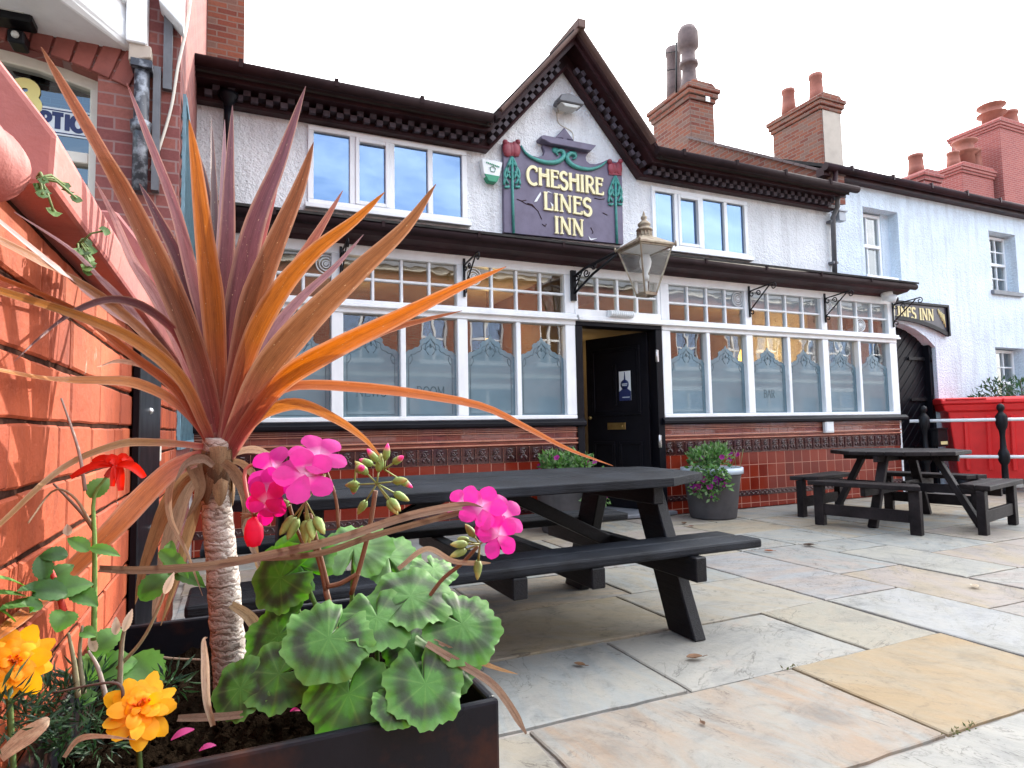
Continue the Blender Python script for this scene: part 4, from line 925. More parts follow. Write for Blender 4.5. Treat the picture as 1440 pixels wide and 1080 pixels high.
# ---------------------------------------------------------------- railing, bin, shrub
P1, P2 = V(9.28, 6.0, 0), V(9.87, 5.30, 0); dr = (P2-P1).normalized()
def post(p, lbl):
    q = MB(); q.lathe([(.075, 0), (.075, .06), (.045, .1), (.038, .40), (.055, .43), (.07, .47), (.07, .56), (.055, .60), (.04, .63), (.032, .80), (.040, .88), (.062, .93), (.072, .98), (.072, 1.08), (.055, 1.11), (.03, 1.14), (.03, 1.155), (.045, 1.175), (.05, 1.205), (.04, 1.24), (.012, 1.26)], p, 16)
    return tag(q.build('railing_post', 'iron', None), lbl, 'post', 'cast iron railing posts')
post(P1, 'black iron railing post with ball top against the dark gate'); post(P2, 'black iron railing post with ball top in front of the red bin'); post(P2+dr*1.05, 'black iron railing post standing just beyond the right edge of the red bin')
for z, l in ((1.035, 'upper white painted rail running past the red bin'), (.515, 'lower white painted rail running past the red bin')):
    q = MB(); q.tube([P1-dr*.18+Z1*z, P2+dr*3+Z1*z], .024, 10); tag(q.build('rail', 'white', None), l, 'rail')
q = MB(); c0 = P1+V(.06, -.10, 0); q.box(c0.x, c0.x+.22, c0.y-.05, c0.y+.05, .66, .90); q.box(c0.x-.01, c0.x+.23, c0.y-.06, c0.y+.06, .90, .93); bx = q.build('ash_bin', 'iron', None, .006)
tag(bx, 'small black wall ash bin with a tan label beside the railing post', 'ash bin')
q = MB(); q.box(c0.x+.05, c0.x+.2, c0.y-.055, c0.y-.0505, .69, .735); q.build('paper_label', 'goldpaint', bx)
B0 = P1+dr*.28+V(.81, .59, 0)*.20; bx_, by_ = dr, V(-dr.y, dr.x, 0)
bn = thing('wheeled_bin', B0+dr*.68+by_*.5, 'big red wheeled commercial bin with lid behind the white rails', 'bin')
q = MB(); rings = []
for z, i in ((.18, .15), (.6, .10), (1.16, .045), (1.17, 0), (1.27, -.03)):
    rings.append([B0+bx_*a+by_*b2+Z1*z for a, b2 in ((i, i), (1.37-i, i), (1.37-i, 1.05-i), (i, 1.05-i))])
q.add([p for r0 in rings for p in r0], [(k*4+j, k*4+(j+1) % 4, k*4+4+(j+1) % 4, k*4+4+j) for k in range(4) for j in range(4)]+[(3, 2, 1, 0), (16, 17, 18, 19)])
for a in (.25, .52, .8, 1.08): q.beam(B0+bx_*a+by_*.09+Z1*.3, B0+bx_*a+by_*.035+Z1*1.1, .06, .03, (0, 0, 1))
q.build('body', 'red', bn, .012)
q = MB()
for a, b2 in ((-.045, .68), (.69, 1.415)):
    q.prism([(-.06, 1.272), (-.06, 1.34), (.1, 1.36), (.55, 1.38), (1.1, 1.36), (1.1, 1.272)], B0+bx_*a, by_, Z1, bx_, b2-a)
q.obox(B0+bx_*.25-by_*.07+Z1*1.345, (.5, .05, .03), bx_, by_, Z1); q.build('lid', 'red', bn, .015)
for a in (.2, 1.15):
    for b2 in (.2, .85): q = MB(); c0 = B0+bx_*a+by_*b2+Z1*.1; q.lathe([(.1, -.025), (.1, .025)], c0, 16, axis=by_); q.build('wheel', 'iron', bn)
# foliage helper: many small blades through a volume
def tuft(mb, c, rad, n, size, cols, sc=(1, 1, 1), upb=.3, wide=.5):
    for i in range(n):
        v = Vector((random.gauss(0, 1), random.gauss(0, 1), random.gauss(0, 1))).normalized()*random.random()**.45
        p = Vector(c)+Vector((v.x*sc[0], v.y*sc[1], v.z*sc[2]))*rad
        d = (v+Vector((random.uniform(-.6, .6), random.uniform(-.6, .6), random.uniform(-.3, .6)+upb))).normalized()
        s = d.cross(Vector((random.gauss(0, 1), random.gauss(0, 1), random.gauss(0, 1)))).normalized(); l = size*random.uniform(.6, 1.35); w_ = l*wide*random.uniform(.7, 1.2); k = random.choice(cols); k = mul(k, random.uniform(.75, 1.25)); nn = d.cross(s)
        mb.add([p, p+d*l*.45+s*w_*.5+nn*l*.08, p+d*l, p+d*l*.45-s*w_*.5+nn*l*.08, p+d*l*.5], [(0, 1, 4), (1, 2, 4), (2, 3, 4), (3, 0, 4)], True, [k]*5)
GREENS = [(.055, .13, .03), (.08, .18, .045), (.11, .22, .06), (.05, .10, .035)]
sh = thing('shrub', (11.6, 6.0, 0), 'leafy green shrub behind the red bin under the blue house window', 'shrub')
q = MB()
for k in range(7):
    a = random.uniform(-1, 1); q.tube([(11.6, 5.95, 0), (11.6+a*.3, 5.9, .8), (11.6+a*.8, 5.9+random.uniform(-.2, .1), 1.45+random.uniform(-.1, .25))], [.02, .014, .006], 6, col=(.07, .05, .03))
q.build('stems', 'stem', sh); q = MB()
for k in range(26): tuft(q, (11.6+random.uniform(-.85, .85), 5.9+random.uniform(-.25, .15), 1.15+random.uniform(-.35, .42)), .17, 46, .085, [(.03, .075, .03), (.05, .11, .045), (.035, .09, .05)], wide=.35)
q.build('foliage', 'leaf_green', sh)
# ---------------------------------------------------------------- brick house on the left
lh = thing('brick_house', (-2.5, 6, 0), 'purple red brick guest house with white bay window left of the pub', 'house')
LX = -.325
w = MB(); wall_open(w, -6, LX, 0, 7.5, 4.4, 4.68, [(-2.4, -.77, 1.2, 3.40)])
w.prism([(-2.4, 3.405), (-2.4, 3.25), (-2.1, 3.335), (-1.6, 3.378), (-1.2, 3.345), (-.95, 3.30), (-.77, 3.25), (-.77, 3.405)], V(0, 4.402, 0), X1, Z1, Y1, .26)
w.box(LX-.26, LX, 4.68, 9.5, 0, 7.5); w.box(-6, -5.7, 4.68, 9.5, 0, 7.5); w.box(-5.7, LX-.26, 9.2, 9.5, 0, 7.5); w.build('wall', 'brick_left', lh)
w = MB(); w.box(LX+.003, .09, 8.1, 9.2, 4.2, 9.5); w.build('chimney_breast', 'brick_stack', lh)
w = MB(); w.prism([(4.2, 7.5), (7, 9.3), (9.7, 7.5)], V(-6, 0, 0), Y1, Z1, X1, 5.67); w.build('roof', 'slate', lh)
q = MB()   # segmental brick arch, brick on end
for i in range(19):
    t = -1.0+i*2/18; x = -1.585+.99*t*.98; z = 3.377-.17*t*t; a = -.36*t
    ax_ = V(math.cos(a), 0, math.sin(a)); az_ = V(-math.sin(a), 0, math.cos(a)); q.obox((x, 4.396, z+.11), (.096, .03, .22), ax_, Y1, az_)
q.build('brick_arch', 'brickplain', lh, .004)
f = MB(); fx0, fx1, fz1 = -2.38, -.772, 3.0
f.box(fx0, fx0+.09, 4.50, 4.60, 1.2, 3.0); f.box(fx1-.055, fx1, 4.50, 4.60, 1.2, 3.2); f.box(fx0+.09, fx1-.055, 4.50, 4.60, 2.72, 2.79); f.prism([(fx0, 3.16), (fx0+.3, 3.25), (-1.6, 3.31), (-1.1, 3.265), (fx1, 3.185), (fx1, 3.40), (fx0, 3.40)], V(0, 4.502, 0), X1, Z1, Y1, .1)
lw = f.build('window', 'cream', lh, .006)
q = MB(); q.box(fx0+.05, fx1-.05, 4.55, 4.554, 1.2, 3.36); q.build('pane', 'glass', lw)
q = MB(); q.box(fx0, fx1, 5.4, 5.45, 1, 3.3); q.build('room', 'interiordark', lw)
q = MB(); sgx = onY(58, 185, 4.545); q.box(-2.0, -.825, 4.544, 4.548, 2.895, 3.065); rs = q.build('notice', 'paleprint', lw)
q = MB(); lettering(q, 'RECEPTION', V(-1.36, 4.5438, 2.932), X1, Z1, -Y1, .098, .585, .22, .0015); q.box(-2.0, -.83, 4.5425, 4.5435, 3.045, 3.052); q.box(-2.0, -.83, 4.5425, 4.5435, 2.906, 2.913); q.build('notice_letters', 'navy', rs)
q = MB(); p3 = onY(44, 142, 4.545); lettering(q, '53', V(-1.38, 4.5435, 3.005), X1, Z1, -Y1, .19, .29, .22, .002); q.build('house_number', 'yellowprint', lw)
# canted bay above
plan = [(-.575, 4.4), (-.885, 3.93), (-2.4, 3.93), (-2.71, 4.4)]
q = MB()
def bayring(z, gr): return [(x+(gr if i < 2 else -gr)*(.4), y-gr*(1 if 0 < i < 3 else .0), z) for i, (x, y) in enumerate(plan)]
lv = [bayring(3.43, -.04), bayring(3.46, .0), bayring(3.48, .02), bayring(3.58, .02), bayring(3.61, .0), bayring(3.70, .0)]
q.add([p for r0 in lv for p in r0], [(k*4+j, k*4+4+j, k*4+5+j, k*4+1+j) for k in range(5) for j in range(3)]+[(0, 1, 2, 3), (20, 21, 22, 23)]+[(k*4, k*4+3, k*4+7, k*4+4) for k in range(5)])
for i, (x, y) in enumerate(plan):
    if i in (0, 3): q.box(x-.04, x+.07, y-.12, y, 3.44, 5.6)
    else: q.box(x-.05, x+.05, y-.05, y+.05, 3.70, 5.6)
for a, b2 in zip(plan[:-1], plan[1:]):
    for z in (3.73, 4.6, 5.5): q.beam((*a, z), (*b2, z), .07, .09)
by0 = q.build('bay_window', 'white', lh, .006)
q = MB()
for a, b2 in zip(plan[:-1], plan[1:]): q.beam((*a, 4.7), (*b2, 4.7), .006, 1.7)
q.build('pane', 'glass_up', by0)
q = MB(); q.prism([(p[0], p[1]+.1) for p in plan], V(0, 0, 3.88), X1, Y1, Z1, 1.6); q.build('blind', 'blind', by0)
q = MB(); q.prism([(-.48, 3.37), (-.48, 3.44), (-.60, 3.46), (-.60, 3.33)], V(0, 4.30, 0), X1, Z1, Y1, .1); q.build('corbel', 'stucco_tan', by0, .005)
q = MB(); q.tube([(-.53, 4.33, 3.30), (-.53, 4.33, 2.52)], .042, 12); q.lathe([(.055, 0), (.06, .06)], (-.53, 4.33, 2.9), 12); q.box(-.585, -.47, 4.27, 4.39, 3.29, 3.335); q.build('downpipe', 'pipe', lh)
q = MB(); q.box(-.47, -.43, 4.335, 4.395, 2.55, 3.34); q.box(-.42, -.37, 4.36, 4.398, 3.22, 4.6); q.build('waste_pipe', 'greyplastic', lh)
q = MB(); q.prism([(-.44, 3.72), (LX+.02, 3.58), (LX+.02, 4.0), (-.44, 4.0)], V(0, 4.25, 0), X1, Z1, Y1, .145); q.build('bargeboard', 'white', lh, .005)
q = MB(); q.tube(spline([onY(268, 0, 4.37), onY(262, 40, 4.37), onY(250, 95, 4.37), onY(241, 150, 4.38), onY(225, 205, 4.385), onY(212, 240, 4.385)], 24), .009, 6); q.build('cable', 'cable', lh)
fd = thing('security_light', onY(20, 15, 4.3), 'black framed floodlight over the reception window of the brick house', 'floodlight')
q = MB(); a, b2 = onY(-30, -6, 4.25), onY(48, 38, 4.25); q.box(a.x, b2.x, 4.2, 4.33, b2.z, a.z); q.box(b2.x-.13, b2.x-.05, 4.27, 4.39, b2.z-.10, b2.z-.02); q.build('housing', 'iron', fd, .01)
q = MB(); q.box(a.x, b2.x-.035, 4.19, 4.198, b2.z+.035, a.z-.02); q.ball((b2.x-.09, 4.26, b2.z-.06), .022, 8); q.build('lens', 'lens', fd, .003)
tr = MB()   # trellis on the flank wall
for y in (4.47, 6.0): tr.box(LX+.012, LX+.030, y, y+.022, .95, 3.26)
for z in (.95, 3.21): tr.box(LX+.012, LX+.034, 4.51, 6.0, z, z+.05)
k = -1.4
while k < 2.2:
    for s in (1, -1):
        y0, z0 = 4.51, 1.0+(k if s == 1 else k+1.49); pts = []
        ya, yb = 4.51, 6.0; za = z0; zb_ = z0+s*1.49
        def clip(y_): return z0+s*(y_-4.51)
        lo, hi = sorted((za, zb_)); a0, a1 = max(lo, 1.0), min(hi, 3.21)
        if a1 > a0+.05: ys = [4.51+(a-z0)*s for a in (a0, a1)]; tr.beam((LX+(.008 if s == 1 else .02), ys[0], a0), (LX+(.008 if s == 1 else .02), ys[1], a1), .022, .008, (1, 0, 0))
    k += .13
tag(tr.build('trellis', 'bluetrellis', None), 'pale blue lattice trellis on the flank of the brick house', 'trellis')
# ---------------------------------------------------------------- boundary wall beside the planter
bw = thing('garden_wall', (-.33, 1.1, 0), 'orange painted brick garden wall with heavy pink coping at the left', 'wall')
q = MB(); q.box(-.44, -.2155, -1.2, 2.95, 0, 1.302); q.build('mortar', 'joint', bw)
q = MB(); z = .012; row = 0
while z < 1.29:      # the face laid brick by brick
    y = -1.2+(.11 if row % 2 else 0)-.05*(row % 3); h_ = min(.0712, 1.296-z)
    while y < 2.94:
        l_ = random.choice((.212, .212, .212, .104)); a, b2 = max(y, -1.2)+random.uniform(0, .003), min(y+l_, 2.948)-random.uniform(0, .003); y += l_+.0045
        if b2-a < .03: continue
        x = -.2105+random.uniform(-.0016, .0014); k = mul(random.choice([(.33, .064, .024), (.38, .078, .030), (.42, .095, .038), (.36, .075, .030), (.30, .060, .026)]), random.uniform(.9, 1.08)); z0, z1 = z+random.uniform(-.001, .0015), z+h_+random.uniform(-.0015, .001); o_ = len(q.v)
        ys = [a]+[a+(b2-a)*i/5 for i in range(1, 5)]+[b2]; ed = lambda: random.uniform(0, .0016)
        top = [(x, yy, z1-ed()) for yy in ys]; bot = [(x, yy, z0+ed()) for yy in ys]; n_ = len(ys)
        ring = bot+top[::-1]; cy_, cz_ = (a+b2)/2, (z0+z1)/2; m_ = len(ring)
        ins = [(px_+.0, py_+(.003 if py_ < cy_ else -.003), pz_+(.003 if pz_ < cz_ else -.003)) for px_, py_, pz_ in ring]; out_ = [(px_-.003, py_, pz_) for px_, py_, pz_ in ring]; bk_ = [(-.23, py_, pz_) for _, py_, pz_ in ring]
        q.add(ins+out_+bk_, [tuple(range(m_))]+[(i, (i+1) % m_, m_+(i+1) % m_, m_+i) for i in range(m_)]+[(m_+i, m_+(i+1) % m_, 2*m_+(i+1) % m_, 2*m_+i) for i in range(m_)], False, [k]*(3*m_))
    z += .0755; row += 1
q.build('brickwork', 'paintbrick', bw)
q = MB(); q.prism([(-.46, 1.30), (-.165, 1.298), (-.163, 1.352), (-.27, 1.50), (-.46, 1.50)], V(0, .745, 0), X1, Z1, Y1, 2.2); q.build('coping', 'coping', bw, .006, seg=2)
q = MB(); q.lathe([(.02, -.9), (.027, -.88), (.029, -.03), (.0325, -.027), (.0325, -.01), (.028, -.002), (.018, .004), (.003, .006)], (-.196, .675, 1.282), 28, axis=V(.02, 1, -.05)); q.build('rounded_coping', 'copingroll', bw)
q = MB(); q.prism([(-.46, 1.40), (-.20, 1.40), (-.20, 1.58), (-.36, 1.80), (-.46, 1.80)], V(0, 2.42, 0), X1, Z1, Y1, .52); q.build('pier_cap', 'coping', bw, .008)
q = MB(); q.box(-.208, -.192, 1.665, 2.12, .3, 1.27); bd = q.build('backing_board', 'black', None, .002)  # lower part of the black stands in for shade on the wall
tag(bd, 'black painted board screwed to the end of the orange brick wall', 'board')
q = MB()
for y, z in ((1.98, 1.17), (1.86, 1.11), (1.95, .8)): q.ball((-.192, y, z), .009, 8)
q.build('screw_heads', 'steel', bd)
q = MB(); q.box(-.209, -.200, 2.13, 2.19, .3, 1.24); q.box(-.20, -.193, 2.145, 2.175, .97, 1.03); tag(q.build('cable_cover', 'cable', None, .002), 'narrow pale cable cover strip beside the black board on the wall', 'cable cover')
def weed(p, lbl, n):
    t = thing('wall_weed', p, lbl, 'weed'); q = MB(); q2 = MB()
    for i in range(n):
        d = Vector((random.uniform(.1, .8), random.uniform(-.8, .5), random.uniform(-.8, .5))).normalized()*random.uniform(.012, .036); e = Vector(p)+d
        q2.tube([p, Vector(p)+d*.5+Z1*.006, e], .0012, 5, col=(.12, .16, .05))
        nn = Vector((.5, -.6, .5)).normalized(); a = nn.orthogonal().normalized(); b2 = nn.cross(a); r0 = random.uniform(.0045, .0075); cc = mul(random.choice([(.07, .15, .03), (.11, .20, .05), (.05, .10, .025)]), random.uniform(.8, 1.2))
        q.add([e]+[e+(a*math.cos(k*.785)+b2*math.sin(k*.785))*r0*(1 if k % 2 else .78)+nn*random.uniform(-.002, .002) for k in range(8)], [(0, k+1, (k+1) % 8+1) for k in range(8)], True, [cc]*9)
    q2.build('stems', 'stem', t); q.build('leaves', 'leaf_green', t)
weed(onX(52, 250, -.163), 'tiny green fern growing under the end of the rounded coping', 9); weed(onX(108, 346, -.172), 'small leafy weed growing under the pink coping', 20)
# ---------------------------------------------------------------- ground
q = MB(); q.add([(-400, -400, -.03), (400, -400, -.03), (400, 400, -.03), (-400, 400, -.03)], [(0, 1, 2, 3)]); tag(q.build('ground', 'concrete', None, org=(0, 0, -.03)), kind='structure')
q = MB(); q.box(-200, 200, -9.6, -4.2, -.08, -.022); tag(q.build('road', 'asphalt', None), kind='structure')
q = MB(); q.box(-200, 200, -4.2, -4.05, -.1, .08); tag(q.build('kerb', 'concrete', None, .01), kind='structure')
q = MB(); q.add([(-6, -4, -.012), (16, -4, -.012), (16, 6.3, -.012), (-6, 6.3, -.012)], [(0, 1, 2, 3)]); tag(q.build('mortar_bed', 'mortar', None, org=(0, 0, -.012)), kind='structure')
GREY, BLUE, TAN, OCH, PINK, BUFF, WHT, DRK = (.43, .425, .40), (.375, .40, .405), (.44, .37, .28), (.45, .33, .19), (.44, .388, .36), (.435, .395, .325), (.48, .47, .44), (.32, .32, .315)
SL = [  # x0, x1, y0, y1, colour, second colour
 (.95, 2.20, 1.40, 2.06, (.44, .43, .40), (.45, .345, .26)), (2.20, 3.21, 1.40, 2.07, OCH, (.44, .36, .25)), (-.2, .95, 1.40, 2.06, GREY, BUFF),
 (.55, 1.67, 2.06, 2.71, BLUE, GREY), (1.67, 2.69, 2.06, 2.71, GREY, WHT), (2.69, 3.21, 2.06, 2.73, BUFF, (.42, .40, .34)), (-.3, .55, 2.06, 2.71, GREY, DRK),
 (.9, 2.18, 2.71, 3.38, (.45, .385, .27), BUFF), (2.18, 3.21, 2.71, 3.38, BUFF, GREY), (-.3, .9, 2.71, 3.38, GREY, TAN),
 (.6, 1.35, 3.38, 4.05, TAN, GREY), (1.35, 2.3, 3.38, 4.05, DRK, TAN), (2.3, 3.21, 3.38, 4.05, BUFF, BLUE), (-.3, .6, 3.38, 4.05, BUFF, GREY),
 (3.21, 3.85, 2.72, 4.05, (.40, .41, .43), PINK), (3.21, 3.85, 1.30, 2.72, (.45, .455, .46), GREY), (3.85, 4.48, 3.15, 4.05, PINK, BLUE), (3.85, 4.48, 2.20, 3.15, TAN, PINK), (4.48, 5.08, 2.68, 3.66, (.43, .42, .38), GREY), (4.48, 5.08, 3.66, 4.05, BLUE, GREY),
 (3.85, 4.48, 1.30, 2.20, PINK, GREY), (4.48, 5.08, 1.3, 2.68, PINK, WHT), (5.08, 5.95, 2.68, 3.31, PINK, TAN), (5.08, 5.95, 3.31, 4.05, BLUE, GREY), (5.08, 5.95, 1.3, 2.68, GREY, PINK),
 (1.1, 2.6, .72, 1.40, WHT, GREY), (-.2, 1.1, .72, 1.40, GREY, TAN), (2.6, 3.21, .72, 1.40, WHT, PINK), (3.21, 4.4, .6, 1.30, GREY, TAN), (4.4, 5.95, .6, 1.30, BUFF, GREY)]
def fill(x0, x1, y0, y1, rows):
    y = y0
    for k in range(rows):
        h_ = (y1-y0)/rows; x = x0
        while x < x1-.05:
            w_ = random.choice((.45, .6, .75, .9, 1.1)); e = x1 if x+w_ > x1-.35 else x+w_
            a = random.choice([GREY, BLUE, BLUE, TAN, PINK, BUFF, GREY]); b2 = random.choice([GREY, BUFF, BLUE, PINK, TAN]); SL.append((x, e, y, y+h_, a, b2)); x = e
        y += h_
fill(-.3, 5.95, 4.05, 5.99, 3); fill(5.95, 9.2, .6, 6.03, 8); fill(9.2, 14, .6, 6.32, 8); fill(-.3, 14, -4, .6, 6); fill(-6, -.45, -4, 4.38, 12)
q = MB(); cc2 = {}; off = {}
for (x0, x1, y0, y1, a, b2) in SL:
    g_ = .008; j = lambda: random.uniform(-.007, .007); zt_ = random.uniform(-.002, .003); rv = (random.random(), random.random(), random.random())
    top = []; per = []
    cs = [(x0+g_+j(), y0+g_+j()), (x1-g_+j(), y0+g_+j()), (x1-g_+j(), y1-g_+j()), (x0+g_+j(), y1-g_+j())]
    for k in range(4):
        p, n_ = V(*cs[k], 0), V(*cs[(k+1) % 4], 0); m = max(2, int((n_-p).length/.09)); nr = (n_-p).normalized(); nr = V(-nr.y, nr.x, 0)
        for t in range(m): per.append(p.lerp(n_, t/m)+nr*(random.uniform(-.001, .006)))
    o = len(q.v); m = len(per); ctr = sum(per, V(0, 0, 0))/m
    ins = [p+(ctr-p).normalized()*.007 for p in per]
    k1 = mul(a, random.uniform(.95, 1.05))
    q.add([p+Z1*(-.014) for p in per]+[p+Z1*(zt_-.004) for p in per]+[p+Z1*zt_ for p in ins], [(i, (i+1) % m, m+(i+1) % m, m+i) for i in range(m)]+[(m+i, m+(i+1) % m, 2*m+(i+1) % m, 2*m+i) for i in range(m)]+[tuple(range(2*m, 3*m))], False, [k1]*(3*m))
    for i in range(o, o+3*m): cc2[i] = b2; off[i] = rv
pv = q.build('paving', 'flag', None, org=(0, 0, 0)); tag(pv, kind='structure')
for nm, dct in (('Col2', cc2), ('Off', off)):
    ca = pv.data.color_attributes.new(nm, 'FLOAT_COLOR', 'POINT')
    for i in range(len(q.v)): c = dct[i]; ca.data[i].color = (c[0], c[1], c[2], 1)
# moss in the joints
q = MB()
for (x, y, n) in ((2.22, 1.41, 14), (2.2, 2.05, 4)):
    for i in range(n): tuft(q, (x+random.uniform(-.06, .12), y+random.uniform(-.01, .01), .0), .012, 3, .014, [(.10, .13, .05), (.16, .15, .08)])
tag(q.build('joint_moss', 'leaf_green', None), kind='stuff')
# fallen leaves
def dead(px_, py_, s, col, lbl):
    p = onZ(px_, py_, .004); a = random.uniform(0, 6.28); d = V(math.cos(a), math.sin(a), 0); n = 9; q = MB()
    pts = [p+d*s*(i/(n-1)-.5)+Z1*(.004+.012*s/.1*abs(i/(n-1)-.5)*1.4) for i in range(n)]
    q.strip(pts, [Z1]*n, [s*.32*math.sin(math.pi*(.05+.9*i/(n-1)))**.8 for i in range(n)], .5, lambda t, u: mul(col, .8+.4*abs(u))); q.tube([pts[-1], pts[-1]+d*s*.3+Z1*.004], .0015, 5, col=col)
    tag(q.build('fallen_leaf', 'leaf_dry', None), lbl, 'leaf', 'dry leaves fallen on the flagstones')
for a in ((962, 737, .09, (.12, .06, .035), 'dark fallen leaf on the flags just below the grey flower pot'), (972, 741, .06, (.14, .06, .04), 'smaller brown fallen leaf on the flags below the grey flower pot'), (1081, 776, .07, (.30, .12, .07), 'reddish fallen leaf on a pinkish flag past the bench end'), (1138, 768, .10, (.07, .05, .04), 'dark fallen leaf on a blue flag between the two tables'), (977, 927, .075, (.22, .13, .08), 'curled brown fallen leaf just below the bench leg'), (815, 937, .055, (.20, .12, .07), 'brown fallen leaf with dark stalk on the blue flag by the planter'), (1371, 826, .07, (.55, .47, .36), 'pale fallen leaf on the tan flag at far right'), (988, 1019, .03, (.15, .09, .06), 'tiny brown leaf scrap on the blue grey flag below the leg')): dead(*a)
# ---------------------------------------------------------------- picnic table
TC = V(1.17, 3.15, 0)
pt = thing('picnic_table', TC, 'long black picnic table with attached benches in front of the door', 'picnic table')
ex = 1.29; TZ = .78
q = MB()
ys = [-.53+1.06*i/5 for i in range(6)]
def xend(y): a = abs(y); return ex if a < .30 else ex-(a-.30)*1.75
for i in range(5):
    a, b2 = ys[i]+.003, ys[i+1]-.003; q.prism([(-xend(a), a), (xend(a), a), (xend((a+b2)/2), (a+b2)/2), (xend(b2), b2), (-xend(b2), b2), (-xend((a+b2)/2), (a+b2)/2)], TC+Z1*(TZ-.045), X1, Y1, Z1, .045+random.uniform(-.002, .002))
q.build('tabletop', 'woodblack', pt, .006, seg=2)
for s in (-1, 1):
    q = MB(); yc = s*.42
    for k in (0, 1): y0 = yc+k*s*.152-(.0 if s > 0 else .148); q.box(TC.x-1.31, TC.x+1.275-(.0 if (k == 1) else .02), TC.y+y0, TC.y+y0+.148, .425, .47)
    q.build('bench', 'woodblack', pt, .012, seg=2)
for lx in (.92, -.92):
    for s in (-1, 1):
        q = MB(); q.prism([(s*.655, 0), (s*.445, 0), (s*.155, .73), (s*.345, .73)], TC+X1*(lx-.035), Y1, Z1, X1, .07); lg_ = q.build('leg', 'woodblackY', pt, .006); q = MB()
        for bz, by_2 in ((.37, s*.40), (.70, s*.25)): q.ball(TC+V(lx+.036+(.05 if bz < .5 else .0)*0, by_2, bz), .013, 8, (.5, 1, 1))
        q.build('bolt', 'steel', lg_)
    q = MB(); sg = -1 if lx > 0 else 1; a, b2 = sorted((TC.x+lx+sg*.036, TC.x+lx+sg*.10)); q.box(a, b2, TC.y-.76, TC.y+.76, .31, .425)
    q.box(a, b2, TC.y-.45, TC.y+.45, .64, .735); q.build('cross_rail', 'woodblackY', pt, .005)
for lx in (.0, .38):
    q = MB(); q.box(TC.x+lx-.10, TC.x+lx-.03, TC.y-.72, TC.y+.72, .335, .425); q.build('bench_bearer', 'woodblackY', pt, .005)
for s in (-1, 1):
    q = MB(); q.beam(TC+V(s*.86, 0, .37), TC+V(s*.15, 0, .72), .07, .05, (0, 1, 0)); q.build('brace', 'woodblackY', pt, .005)
# ---------------------------------------------------------------- octagonal table
OC = V(6.45, 4.47, 0); oa = R(14); OT = .74
ot = thing('octagonal_table', OC, 'round eight sided picnic table with four benches beside the railing', 'picnic table')
def O(r, a, z): return OC+V(r*math.cos(a+oa), r*math.sin(a+oa), z)
q = MB(); n = 7; rr = .60
for i in range(n):
    a, b2 = -rr+2*rr*i/n+.003, -rr+2*rr*(i+1)/n-.003
    def hw(y): c = rr*math.cos(math.pi/8); y = abs(y)*math.cos(math.pi/8); return c if y < c*.4142 else c-(y-c*.4142)
    e0, e1 = O(1, 0, 0)-OC, O(1, math.pi/2, 0)-OC
    q.prism([(-hw(a), a), (hw(a), a), (hw(b2), b2), (-hw(b2), b2)], OC+Z1*(OT-.04), e0, e1, Z1, .04+random.uniform(-.002, .002))
q.build('tabletop', 'woodbrown', ot, .005)
for k in range(4):
    a = k*math.pi/2; e0, e1 = (O(1, a, 0)-OC), (O(1, a+math.pi/2, 0)-OC)
    q = MB()
    for i in range(2): r0 = .66+.137*i; q.prism([(r0, -.41-.06*i), (r0, .41+.06*i), (r0+.132, .46+.06*i), (r0+.132, -.46-.06*i)], OC+Z1*.405, e0, e1, Z1, .045)
    q.build('bench', 'woodbrown', ot, .006)
    for s in (-1, 1):
        c0 = OC+e0*.84+e1*s*.44; q = MB(); q.obox(c0+Z1*.2, (.07, .095, .40), e0, e1, Z1); q.build('leg', 'woodbrown', ot, .005)
    q = MB(); q.obox(OC+e0*.84+Z1*.16, (.04, .785, .11), e0, e1, Z1); q.build('brace', 'woodbrown', ot, .004)
    q = MB(); a2 = a+math.pi/4
    q.beam(O(.34, a, OT-.045), O(.70, a, .0), .085, .055, (0, 0, 1)); q.build('splayed_leg', 'woodbrown', ot, .005)
    q = MB(); q.beam(OC+e0*.1+Z1*.36, OC+e0*.88+Z1*.36, .045, .085); q.build('bearer', 'woodbrown', ot, .004)
q = MB()
for k in range(2): a = k*math.pi/2; q.beam(O(-.55, a, OT-.075+.0), O(.55, a, OT-.075), .05, .062)
q.build('top_bearer', 'woodbrown', ot, .004)
